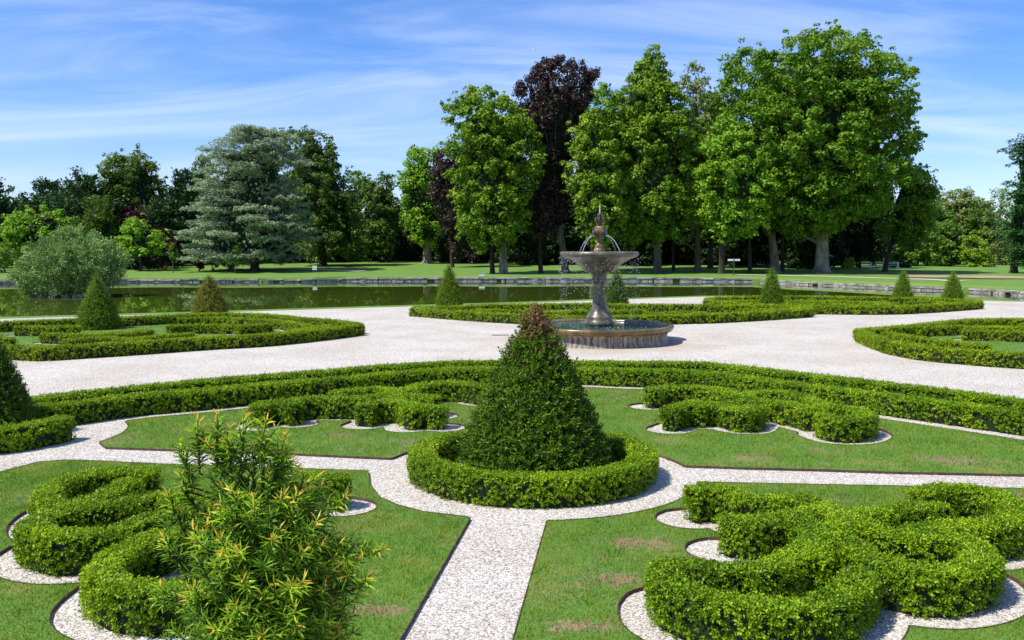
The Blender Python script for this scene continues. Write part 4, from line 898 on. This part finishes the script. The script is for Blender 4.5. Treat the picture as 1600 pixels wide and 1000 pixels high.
tree('purple_tree', 'low purple leaved bush tree between the bright green tree and the cedar', 'tree', 256, 170, [(358, 246, 266), (376, 240, 276), (398, 242, 276)], 'purple', 'bark_dark', L=.5, rc=.95, m=40, tr=.2, **big)
tree('broad_tree', 'dark leafy tree on the right flank of the largest plane tree', 'tree', 1382, 158, [(268, 1408, 1440), (284, 1400, 1460), (318, 1385, 1466), (352, 1372, 1462), (378, 1376, 1440)], 'plane', 'bark_dark', L=.58, rc=1.2, m=48, tr=.45, **big)
tree('broad_tree', 'shadowed tree under the right side of the largest plane tree', 'tree', 1340, 178, [(270, 1310, 1380), (320, 1300, 1400), (370, 1300, 1395), (405, 1310, 1385)], 'dark', 'bark_dark', L=.65, rc=1.4, m=44, tr=.5, **big)  # shade of the plane tree lies in its dark leaf colour
tree('broad_tree', 'mid green tree with a leaning trunk beyond the teal railing', 'tree', 1420, 198, [(335, 1392, 1440), (358, 1382, 1452), (395, 1380, 1455), (412, 1388, 1448)], 'midgreen', 'bark', L=.62, rc=1.3, m=46, tr=.45, **big)
tree('broad_tree', 'tall pale green tree rising above the yellow green tree', 'tree', 1497, 218, [(300, 1478, 1518), (320, 1466, 1545), (360, 1470, 1548), (400, 1480, 1540)], 'pale', 'bark', L=.66, rc=1.35, m=46, tr=.45, cover=.58, **big)
tree('broad_tree', 'round mid green tree left of the yellow green tree', 'tree', 1482, 194, [(350, 1466, 1496), (370, 1452, 1506), (405, 1452, 1506), (417, 1462, 1500)], 'midgreen', 'bark_dark', L=.6, rc=1.2, m=48, tr=.4, **big)
tree('broad_tree', 'mid green tree closing the view right of the plane tree group', 'tree', 1448, 208, [(312, 1434, 1462), (330, 1422, 1482), (370, 1416, 1490), (412, 1424, 1484)], 'midgreen', 'bark_dark', L=.62, rc=1.3, m=46, tr=.45, cover=.6, **big)
tree('broad_tree', 'mid green tree behind the yellow green rounded one', 'tree', 1532, 212, [(322, 1520, 1550), (345, 1508, 1562), (385, 1504, 1566), (415, 1512, 1556)], 'midgreen', 'bark_dark', L=.62, rc=1.3, m=46, tr=.45, cover=.6, **big)
tree('broad_tree', 'mid green tree in the gap left of the right edge conifer', 'tree', 1600, 225, [(330, 1588, 1625), (350, 1578, 1640), (390, 1575, 1645), (415, 1582, 1640)], 'midgreen', 'bark_dark', L=.62, rc=1.3, m=46, tr=.45, cover=.6, **big)
tree('small_tree', 'yellow green rounded tree on the dry ground', 'tree', 1524, 190, [(372, 1510, 1532), (386, 1502, 1545), (404, 1500, 1549), (420, 1506, 1545)], 'lime', 'bark_dark', L=.55, rc=1.05, m=50, tr=.35, **big)
tree('broad_tree', 'half bare tree with thin crown next to the right edge conifer', 'tree', 1558, 205, [(298, 1552, 1574), (320, 1536, 1588), (370, 1540, 1590), (412, 1548, 1588)], 'pale', 'bark', L=.55, rc=1.2, m=28, tr=.4, cover=.4, **big)
tree('broad_tree', 'mid green tree filling the gap below the half bare crown', 'tree', 1572, 215, [(345, 1550, 1590), (380, 1542, 1600), (415, 1548, 1596)], 'midgreen', 'bark_dark', L=.6, rc=1.25, m=42, tr=.4, **big)
tree('pine_tree', 'tall dark conifer with shelf like branches cut by the right picture edge', 'tree', 1583, 150, [(212, 1592, 1618), (240, 1580, 1640), (275, 1586, 1650), (300, 1576, 1655), (340, 1564, 1660), (380, 1570, 1660), (418, 1582, 1650)], 'conifer', 'bark_dark', L=.6, rc=1.25, m=55, tr=.6, style='cedar', wl=.55, basew=1.8, **big)
# second row under the big crowns, its shade painted into the dark leaves
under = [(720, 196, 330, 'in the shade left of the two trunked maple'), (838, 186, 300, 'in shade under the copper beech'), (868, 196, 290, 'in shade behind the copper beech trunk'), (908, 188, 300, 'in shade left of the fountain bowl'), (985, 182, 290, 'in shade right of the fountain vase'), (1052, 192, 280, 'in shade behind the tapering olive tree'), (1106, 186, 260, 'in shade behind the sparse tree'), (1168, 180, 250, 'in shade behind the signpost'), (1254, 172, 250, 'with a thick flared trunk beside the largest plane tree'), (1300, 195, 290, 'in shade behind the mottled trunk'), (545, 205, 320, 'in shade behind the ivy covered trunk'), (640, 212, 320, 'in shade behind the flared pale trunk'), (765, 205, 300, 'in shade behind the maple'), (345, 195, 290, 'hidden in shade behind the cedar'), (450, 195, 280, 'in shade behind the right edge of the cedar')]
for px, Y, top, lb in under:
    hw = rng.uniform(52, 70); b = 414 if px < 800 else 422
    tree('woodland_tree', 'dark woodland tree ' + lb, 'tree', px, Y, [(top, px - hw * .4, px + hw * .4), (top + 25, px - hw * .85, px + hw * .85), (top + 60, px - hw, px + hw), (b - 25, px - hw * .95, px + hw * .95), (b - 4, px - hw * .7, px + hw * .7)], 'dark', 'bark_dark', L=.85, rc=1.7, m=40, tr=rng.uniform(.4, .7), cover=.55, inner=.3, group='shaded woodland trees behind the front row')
# trunks of a second row seen beneath the canopy
for px, Y, lb in ((770, 149, 'thin black trunked tree beside the maple trunk'), (845, 151, 'leaning trunk tree left below the copper beech'), (1052, 158, 'slim trunk tree right of the tapering olive tree'), (1171, 152, 'dark trunk tree beside the green signpost'), (1222, 156, 'thin dark trunk tree right of the leaning plane trunk')):
    hw = 22; top = rng.uniform(225, 260)
    tree('slender_tree', lb, 'tree', px, Y, [(top, px - 8, px + 8), (top + 40, px - hw, px + hw), (330, px - hw, px + hw), (365, px - 12, px + 12)], 'midgreen', 'bark_dark', L=.6, rc=1.1, m=36, tr=rng.uniform(.28, .45), cover=.4, group='slender trees at the lake edge')
# far wood beyond everything
fw = MB(); n = 950
X = rng.uniform(-330, 420, n); Yy = rng.uniform(245, 300, n); hgt = 11 + 4 * np.sin(X * .06) + 3 * np.sin(X * .021 + 2); hgt = hgt * np.where(X > 70, .8, 1.0)
C = np.column_stack([X, Yy, rng.random(n) ** .8 * hgt + tz(X, Yy)]); fw.add(*clump_leaves(C, rng.uniform(2.2, 4.2, n), 70, 1.1, .75))
for x in np.arange(-330, 420, 9): fw.add(*tube([(x + rng.normal(), 252 + rng.normal() * 3, 0), (x + rng.normal(), 254, 8)], np.array([.4, .25]), 6), 1)
xw = np.linspace(-340, 430, 160); hw = (8 + 3 * np.sin(xw * .06) + 2 * np.sin(xw * .021 + 2) + 1.2 * np.sin(xw * .5)) * np.where(xw > 70, .8, 1)
fw.add(*strip([np.column_stack([xw, np.full_like(xw, y_), z_ * hw + zo]) for y_, z_, zo in ((252, 0, -1), (251, .6, 0), (258, .95, 0), (275, 1.0, 0), (295, .9, 0), (300, 0, -1))]), 0, False)
tag(fw.build('distant_wood', [M['wood'], M['bark_dark']]), 'distant wood closing the park behind the trees', 'wood', kind='stuff')

# willow like shrub on an islet in the lake
ib = at(112, 463, -.6); YI = ib[1]
sh = empty('island_shrub', (ib[0], YI, -.6), 'sprawling grey green shrub on a stony islet in the lake', 'shrub')
C, _ = crown_centres([(369, 95, 140), (380, 60, 172), (398, 45, 186), (415, 36, 190), (432, 32, 186), (448, 36, 176), (456, 48, 160)], YI, .68, 1.05, .8, .35, .8)
mb = MB(); n = len(C); k = 95; D = unit(np.column_stack([C[:, 0] - ib[0], C[:, 1] - YI, np.abs(C[:, 2]) * .4 + .6])) ; D = unit(D + rnd(n) * .3); s = rng.random((n, k, 1)) * 1.7 - .6
P = C[:, None] + D[:, None] * s * .8 + rnd(n * k).reshape(n, k, 3) * (.24 - .08 * np.clip(s, 0, 1)); A = unit(D[:, None] + rnd(n * k).reshape(n, k, 3) * .7); N = unit(rnd(n * k).reshape(n, k, 3) + np.array([0, -.2, .6]))
LL = .27 * rng.uniform(.6, 1.3, n * k); mb.add(*diamonds(P.reshape(-1, 3), A.reshape(-1, 3), N.reshape(-1, 3), LL, LL * .4)); mb.build('foliage', [M['willow']], sh)
st = MB()
for i in rng.choice(n, 26, replace=False): 
    p = resample([np.array([ib[0] + rng.normal() * .5, YI + rng.normal() * .4, -.65]), (C[i] + np.array([ib[0], YI, 0])) / 2 + np.array([0, 0, .3]), C[i]], .5); st.add(*tube(p, np.linspace(.12, .025, len(p)), 6), 0, True)
st.build('stem', [M['bark']], sh)
isl = MB()
for i in range(26):
    a = rng.random() * 6.28; q = math.sqrt(rng.random()); isl.add(*rough_box((ib[0] + 3.6 * q * math.cos(a), YI + 2.0 * q * math.sin(a), -.58), rng.uniform(.5, 1.2, 3) * np.array([1, 1, .5]), a, .12), 0)
tag(isl.build('islet', [M['stone']]), 'small stony islet under the grey green shrub', 'islet', kind='structure')

# clipped hedge at the left edge, dark hedge by the bright tree, small shrubs below the trees
def bush(label, px, Y, rows, mat, rc=.6, m=50, L=.4, cover=.7, name='bush'):
    b = tpos(px, Y); C, _ = crown_centres(rows, Y, rc, cover, .8, .3, .8); mb = MB(); mb.add(*clump_leaves(C, rc * rng.uniform(.7, 1.2, len(C)), m, L, .7))
    for i in rng.choice(len(C), min(len(C), 6), replace=False): mb.add(*tube([b + np.array([0, 0, -.1]), (b + C[i]) / 2 + np.array([0, 0, .1]), C[i]], np.array([.08, .05, .02]), 5), 1)
    return tag(mb.build(name, [M[mat], M['bark_dark']], loc=tuple(b)), label, 'hedge' if 'hedge' in name else 'bush')
bush('clipped dark green hedge at the left edge across the lake', 10, 152, [(394, -40, 36), (400, -42, 38), (414, -42, 38)], 'midgreen', .7, name='clipped_hedge')
bush('low dark hedge under the compact bright green tree', 235, 164, [(400, 192, 280), (405, 190, 284), (416, 190, 284)], 'dark', .75, name='clipped_hedge')
bush('small red leaved bush at the left foot of the cedar', 312, 156, [(402, 308, 317), (408, 304, 320), (414, 306, 320)], 'purple', .45)
bush('small round green bush under the cedar beside the red leaved one', 333, 158, [(405, 328, 338), (412, 325, 342)], 'midgreen', .4)
bush('small bright bush under the middle of the cedar', 358, 158, [(406, 350, 364), (413, 348, 366)], 'bright', .4)
bush('small bright bush right of the mottled trunk', 1325, 172, [(405, 1318, 1332), (414, 1314, 1336), (422, 1316, 1334)], 'bright', .6)
bush('dark bush behind the end of the teal railing', 1405, 185, [(412, 1390, 1420), (422, 1386, 1424)], 'dark', .6)
bush('green bush glowing between trunks left of the mottled trunk', 1196, 190, [(406, 1188, 1206), (416, 1184, 1212)], 'bright', .6)
for px, Y, top, lb in ((270, 150, 384, 'slim young tree on the lawn left of the cedar'), (369, 150, 385, 'slim young tree standing in front of the cedar')):
    tree('young_tree', lb, 'tree', px, Y, [(top, px - 3, px + 3), (top + 7, px - 8, px + 8), (top + 16, px - 7, px + 7), (top + 20, px - 3, px + 3)], 'midgreen', 'bark', L=.35, rc=.45, m=22, tr=.09, cover=.6, group='young trees on the far lawn', basew=1.1)

# ------------------------------------------------------------------ small things across the lake
M['white'] = noisemat('white_paint', [(.3, (.62, .62, .60)), (.7, (.78, .78, .76))], 3, .5)
M['teal'] = noisemat('pale_teal_paint', [(.3, (.22, .36, .34)), (.7, (.32, .46, .43))], 2, .5)
M['green_paint'] = noisemat('dark_green_paint', [(.3, (.015, .06, .04)), (.7, (.03, .09, .06))], 3, .45)
M['red'] = noisemat('red_paint', [(.3, (.12, .02, .015)), (.7, (.2, .035, .025))], 3, .5)
M['plaster'] = noisemat('pale_limestone', [(.3, (.42, .39, .33)), (.7, (.60, .57, .50))], .8, .9)
M['slate'] = noisemat('slate_roof', [(.3, (.05, .055, .065)), (.7, (.11, .115, .13))], 2, .7, stretch=(1, 1, 4))
M['glass'] = noisemat('dark_window_glass', [(.3, (.01, .012, .014)), (.7, (.03, .035, .04))], 1, .08, spec=.6)
def parts(name, loc, label, cat, lst):
    r = empty(name, tuple(loc), label, cat)
    for pn, mat, boxes in lst:
        mb = MB()
        for lo, hi in boxes: V, F = box(lo, hi); mb.add(V + np.array(loc), F)
        mb.build(pn, [M[mat]], r)
    return r
p = tpos(492, 150)
parts('information_board', p, 'small white information board on two green legs by the far path', 'sign', [('panel', 'white', [((-.35, -.02, .55), (.35, .02, 1.25)), ]), ('leg', 'green_paint', [((-.34, .021, -.1), (-.29, .06, 1.3))]), ('leg', 'green_paint', [((.29, .021, -.1), (.34, .06, 1.3))]), ('notice', 'plaster', [((-.27, -.03, .68), (.27, -.0201, 1.12))])])
p = tpos(1146, 139)
parts('signpost', p, 'green signpost with two white pointer boards among the trunks', 'sign', [('post', 'green_paint', [((-.06, -.06, -.1), (.06, .06, 2.55))]), ('pointer_board', 'white', [((-.92, -.03, 2.18), (-.0601, .03, 2.46))]), ('pointer_board', 'white', [((.0601, -.03, 2.18), (.92, .03, 2.46))]), ('cap', 'green_paint', [((-.08, -.08, 2.551), (.08, .08, 2.61))])])
p = tpos(753, 134)
parts('electrical_box', p, 'small pale blue white cabinet on the bank before the maple', 'box', [('cabinet', 'white', [((-.42, -.25, .05), (.42, .25, .42))]), ('lid', 'teal', [((-.47, -.3, .421), (.47, .3, .47))]), ('foot', 'mortar', [((-.38, -.2, -.1), (.38, .2, .049))])])
p = tpos(254, 163)
parts('park_bench', p, 'dark red park bench in the shade left of the slim young tree', 'bench', [('seat', 'red', [((-.8, -.25, .42), (.8, .2, .47))]), ('backrest', 'red', [((-.8, .205, .55), (.8, .25, .7)), ((-.8, .205, .76), (.8, .25, .92))]), ('leg', 'bark_dark', [((-.7, -.2, -.05), (-.62, .15, .419))]), ('leg', 'bark_dark', [((.62, -.2, -.05), (.7, .15, .419))]), ('backrest_support', 'bark_dark', [((-.7, .251, .2), (-.64, .29, .92))]), ('backrest_support', 'bark_dark', [((.64, .251, .2), (.7, .29, .92))])])
p = tpos(1372, 178); lst = [('rail', 'teal', [((-4.2, -.12, .75), (3.9, .12, 1.15)), ((-4.2, .0, .45), (3.9, .08, .6))])]
for x in (-4.0, -1.6, .9, 3.6): lst.append(('post', 'white', [((x - .28, -.3, -.1), (x + .28, -.121, .35)), ((x - .16, -.28, .351), (x + .16, -.121, .9)), ((x - .22, -.29, .901), (x + .22, -.121, 1.25))]))
parts('garden_railing', p, 'long pale teal railing between white posts on the far right lawn', 'railing', lst)
# the pale building glimpsed below the maple
p = tpos(768, 214); h = empty('stone_pavilion', tuple(p), 'pale stone pavilion glimpsed below the maple crown', 'building')
mb = MB(); V, F = box((-9, 0, -1), (9, 8, 5.2)); mb.add(V + p, F); V, F = box((-9.25, -.25, 5.2), (9.25, 8.25, 5.55)); mb.add(V + p, F); mb.build('wall', [M['plaster']], h)
mb = MB(); V = np.array([(-9.3, -.3, 5.55), (9.3, -.3, 5.55), (9.3, 8.3, 5.55), (-9.3, 8.3, 5.55), (-6.5, 4, 8.2), (6.5, 4, 8.2)]) + p; mb.add(V, [(0, 1, 5, 4), (2, 3, 4, 5)]); mb.add(V, [(1, 2, 5), (3, 0, 4)]); mb.build('roof', [M['slate']], h)
for x in np.arange(-7.5, 8, 3):
    mb = MB(); V, F = box((x - .62, -.09, .6), (x + .62, -.003, 3.9)); mb.add(V + p, F); wn = mb.build('window', [M['glass']], h)
    V, F = box((x - .8, -.16, .42), (x + .8, -.004, .597)); fr = MB().add(V + p, F); V, F = box((x - .05, -.12, .6), (x + .05, -.091, 3.9)); fr.add(V + p, F); o = fr.build('frame', [M['white']], h); o.parent = wn; o.location = (0, 0, 0) if True else o.location
    V, F = box((x + 1.2, -.3, -1), (x + 1.75, -.003, 5.19)); MB().add(V + p, F).build('pilaster', [M['plaster']], h)

# aeroplane high up
pl = atY(836, 77, 2600); ap = empty('aeroplane', tuple(pl), 'tiny white aeroplane high in the blue sky', 'aeroplane')
mb = MB(); xs_ = np.linspace(-9, 9, 12); mb.add(*tube([pl + np.array([x, 0, 0]) for x in xs_], np.array([.1, .7, 1.0, 1.1, 1.1, 1.1, 1.1, 1.1, 1.0, .8, .5, .15]), 10), 0, True); mb.build('fuselage', [M['white']], ap)
for s_ in (-1, 1):
    V = np.array([(2, s_ * .9, -.2), (-1.2, s_ * .9, -.2), (-4.2, s_ * 9, .6), (-2.9, s_ * 9, .6), (2, s_ * .9, .1), (-1.2, s_ * .9, .1), (-4.2, s_ * 9, .7), (-2.9, s_ * 9, .7)]) * np.array([-1, 1, 1]) + pl
    MB().add(V, [(0, 1, 2, 3), (4, 7, 6, 5), (0, 3, 7, 4), (1, 5, 6, 2), (3, 2, 6, 7)]).build('wing', [M['white']], ap)
V = np.array([(6.5, -.12, .6), (8.8, -.12, .5), (9.4, -.1, 3.4), (8.4, -.1, 3.4), (6.5, .12, .6), (8.8, .12, .5), (9.4, .1, 3.4), (8.4, .1, 3.4)]) + pl
MB().add(V, [(0, 1, 2, 3), (4, 7, 6, 5), (0, 3, 7, 4), (1, 5, 6, 2), (3, 2, 6, 7)]).build('tail_fin', [M['white']], ap)

# ------------------------------------------------------------------ foreground yew with orange tips
FY = np.array([(404 - 800) / FPX * 3.55, 3.55, 0.0])
fy = empty('yew_bush', tuple(FY), 'loose young yew with orange tipped shoots in the foreground', 'yew')
SH = []                                  # shoots: base, direction, length
HT = 3.14
def yr(z): return .03 + .175 * np.clip((HT - z) / .25, 0, 1) ** .6 + .10 * np.clip((HT - z) / .7, 0, 1) + .25 * np.clip((2.3 - z) / 2.3, 0, 1)
for i in range(1250):
    z = HT - 1.25 * rng.random() ** .8 - .04; a = rng.random() * 6.283; rr = yr(z) * math.sqrt(rng.uniform(.25, 1)); d = np.array([math.cos(a), math.sin(a), 0])
    dirn = unit(d * rng.uniform(.35, 1.2) + np.array([0, 0, rng.uniform(.35, 1.0)]) + rng.normal(0, .22, 3)); SH.append((FY + d * rr * .82 + np.array([0, 0, z - .08]), dirn, rng.uniform(.09, .16), rng.random() < .44))
for i in range(520):
    z = 1.85 * rng.random(); a = rng.random() * 6.283; rr = yr(z) * rng.uniform(.7, 1); d = np.array([math.cos(a), math.sin(a), 0]); SH.append((FY + d * rr * .85 + np.array([0, 0, z]), unit(d * .8 + np.array([0, 0, .8]) + rng.normal(0, .25, 3)), rng.uniform(.14, .24), rng.random() < .3))
for px, py0, py1, dx in ((312, 740, 672, -3), (338, 730, 664, 2), (345, 755, 690, 12), (372, 760, 672, 10), (395, 745, 676, 22), (408, 740, 700, 8), (430, 745, 715, 18), (300, 770, 706, -16), (362, 740, 700, -6), (420, 770, 700, 26)):
    a, b = atY(px, py0, 3.5 + rng.normal(0, .05)), atY(px + dx, py1, 3.5 + rng.normal(0, .05)); SH.append((a, unit(b - a), np.linalg.norm(b - a), True))
for px, py, qx, qy in ((505, 830, 590, 896), (500, 925, 585, 930), (515, 905, 560, 900), (500, 800, 540, 800), (490, 880, 530, 875), (300, 850, 262, 800), (300, 900, 258, 870), (310, 800, 280, 765), (285, 950, 250, 940)):
    a, b = atY(px, py, 3.5), atY(qx, qy - 12, 3.45); SH.append((a, unit(b - a), np.linalg.norm(b - a), True))
for b0, dr, ln, new in SH[-19:]:
    for q in (.15, .3, .45, .6, .72):
        for r_ in range(1): SH.append((b0 + dr * ln * q, unit(dr * .8 + rng.normal(0, .5, 3) + np.array([0, 0, .2])), ln * rng.uniform(.25, .42), rng.random() < .8))
nd_, nn_, nt_ = [], [], []; stm = MB()
for b0, dr, ln, new in SH:
    nk = int(ln / .0034); tq = np.linspace(.06, 1, nk); bend = np.array([0, 0, .25]) * ln
    pth = lambda q: b0 + dr * ln * q + bend * q * q
    q6 = np.linspace(0, 1, 5); stm.add(*tube([pth(x) for x in q6], np.linspace(.0045, .0018, 5), 5), 0, True)
    ax = unit(dr + np.array([0, 0, .3])); s1 = unit(np.cross(ax, np.array([.3, .2, 1.]) if abs(ax[2]) < .9 else np.array([1., .2, 0]))); s2 = np.cross(s1, ax)
    ph = np.arange(nk) * 2.4 + rng.random() * 6; rad = np.cos(ph)[:, None] * s1 + np.sin(ph)[:, None] * s2 * .75
    spread_ = np.where(tq > .8, 1.1 - (tq - .8) * 3.2, 1.1)[:, None]
    dn = unit(rad * spread_ + ax * (.35 + .25 * rng.random((nk, 1))) + rng.normal(0, .12, (nk, 3)))
    Ln = .056 * rng.uniform(.8, 1.25, nk) * np.where(tq > .9, .75, 1) * np.where(tq < .15, .7, 1)
    for kk in range(nk):
        m_ = 0 if not new or tq[kk] < .6 else (1 if tq[kk] < .91 or rng.random() < .3 else 2)
        (nd_, nn_, nt_)[m_].append((pth(tq[kk]), dn[kk], Ln[kk], ax))
def needle_mesh(lst):
    P = np.array([x[0] for x in lst]); D = np.array([x[1] for x in lst]); L_ = np.array([x[2] for x in lst])[:, None]; AX = np.array([x[3] for x in lst])
    S0 = unit(np.cross(D, AX)); N0 = np.cross(S0, D); n = len(P); ra = rng.normal(0, .75, (n, 1)); S_ = S0 * np.cos(ra) + N0 * np.sin(ra); w_ = .0034; Nn = N0
    V = np.stack([P - S_ * w_ * .5, P + S_ * w_ * .5, P + D * L_ * .55 + S_ * w_ + Nn * L_ * .05, P + D * L_ * .55 - S_ * w_ + Nn * L_ * .05, P + D * L_ - Nn * L_ * .04], 1).reshape(-1, 3)
    k = np.arange(n)[:, None] * 5
    return V, k + np.array([[0, 1, 2, 3]]), k + np.array([[3, 2, 4]])
for lst, nm, mt in ((nd_, 'foliage', 'fy_dark'), (nn_, 'new_growth', 'fy_new'), (nt_, 'orange_tip', 'fy_tip')):
    V, F4, F3 = needle_mesh(lst); mb = MB(); mb.add(V, F4); mb.F.append((F3, 0, False)); o = mb.build(nm, [M[mt]], fy)
    if nm == 'orange_tip': o['label'] = 'orange young tips of the shoots'; o['kind'] = 'stuff'
    if nm == 'new_growth': o['label'] = 'yellow green fresh needles'
for b0, dr, ln, new in SH[::6]: stm.add(*tube([np.array([FY[0], FY[1], max(b0[2] - .22, .02)]), (b0 + np.array([FY[0], FY[1], b0[2] - .12])) / 2, b0], np.array([.007, .005, .0035]), 4), 0, True)
stm.add(*tube([FY, FY + np.array([.03, 0, 1.2]), FY + np.array([0, .02, 2.2]), FY + np.array([-.02, 0, 3.0])], np.array([.05, .035, .022, .008]), 8), 0, True)
stm.build('stem', [M['twig']], fy)

# ------------------------------------------------------------------ light and sky
EL, AZ = R(56), R(63)                    # the sun stands high behind the viewer's left shoulder
tosun = Vector((-math.sin(AZ) * math.cos(EL), -math.cos(AZ) * math.cos(EL), math.sin(EL)))
sl = bpy.data.lights.new('sun', 'SUN'); sl.energy = 4.8; sl.angle = R(.53); sl.color = (1, .955, .88)
so = bpy.data.objects.new('sun', sl); COL.objects.link(so); so.rotation_euler = tosun.to_track_quat('Z', 'Y').to_euler(); so.location = (-60, -40, 80)
wd = bpy.data.worlds.new('World'); sc.world = wd; wd.use_nodes = True; nd = wd.node_tree.nodes; lk = wd.node_tree.links; nd.clear()
sky = nd.new('ShaderNodeTexSky'); sky.sky_type = 'NISHITA'; sky.sun_disc = False; sky.sun_elevation = EL; sky.sun_rotation = math.atan2(tosun.x, tosun.y) % (2 * math.pi)
sky.air_density = 1.0; sky.dust_density = .3; sky.ozone_density = 2.5; sky.altitude = 100
tc = nd.new('ShaderNodeTexCoord'); sep = nd.new('ShaderNodeSeparateXYZ'); lk.new(tc.outputs['Generated'], sep.inputs[0])
ad = nd.new('ShaderNodeMath'); ad.operation = 'ADD'; ad.inputs[1].default_value = .18; lk.new(sep.outputs['Z'], ad.inputs[0])
dx = nd.new('ShaderNodeMath'); dx.operation = 'DIVIDE'; lk.new(sep.outputs['X'], dx.inputs[0]); lk.new(ad.outputs[0], dx.inputs[1])
dy = nd.new('ShaderNodeMath'); dy.operation = 'DIVIDE'; lk.new(sep.outputs['Y'], dy.inputs[0]); lk.new(ad.outputs[0], dy.inputs[1])
cb = nd.new('ShaderNodeCombineXYZ'); lk.new(dx.outputs[0], cb.inputs[0]); lk.new(dy.outputs[0], cb.inputs[1])
mp = nd.new('ShaderNodeMapping'); mp.inputs['Rotation'].default_value = (0, 0, R(14)); mp.inputs['Scale'].default_value = (.55, 1.5, 1); lk.new(cb.outputs[0], mp.inputs['Vector'])
nz = nd.new('ShaderNodeTexNoise'); nz.inputs['Scale'].default_value = 1.5; nz.inputs['Detail'].default_value = 7; nz.inputs['Roughness'].default_value = .58; nz.inputs['Distortion'].default_value = .7; lk.new(mp.outputs[0], nz.inputs['Vector'])
mr = nd.new('ShaderNodeMapRange'); mr.interpolation_type = 'SMOOTHSTEP'; mr.inputs[1].default_value = .36; mr.inputs[2].default_value = .76; mr.inputs[4].default_value = .5; lk.new(nz.outputs['Fac'], mr.inputs[0])
mx = nd.new('ShaderNodeMix'); mx.data_type = 'RGBA'; mx.inputs[7].default_value = (6.8, 7.8, 9.8, 1); lk.new(mr.outputs[0], mx.inputs[0]); hsv = nd.new('ShaderNodeHueSaturation'); hsv.inputs['Saturation'].default_value = 1.3; hsv.inputs['Value'].default_value = .98; lk.new(sky.outputs[0], hsv.inputs['Color']); tn = nd.new('ShaderNodeMix'); tn.data_type = 'RGBA'; tn.blend_type = 'MULTIPLY'; tn.inputs[0].default_value = 1; tn.inputs[7].default_value = (1.05, 1.08, 1.42, 1); lk.new(hsv.outputs[0], tn.inputs[6]); lk.new(tn.outputs[2], mx.inputs[6])
bgd = nd.new('ShaderNodeBackground'); bgd.inputs['Strength'].default_value = .10; lk.new(mx.outputs[2], bgd.inputs[0])
ow = nd.new('ShaderNodeOutputWorld'); lk.new(bgd.outputs[0], ow.inputs[0])
sc.view_settings.view_transform = 'Standard'; sc.view_settings.look = 'None'; sc.view_settings.exposure = 0.4; sc.view_settings.gamma = 1
cy = sc.cycles; cy.max_bounces = 6; cy.diffuse_bounces = 3; cy.glossy_bounces = 3; cy.transmission_bounces = 4; cy.transparent_max_bounces = 4
cy.caustics_reflective = False; cy.caustics_refractive = False
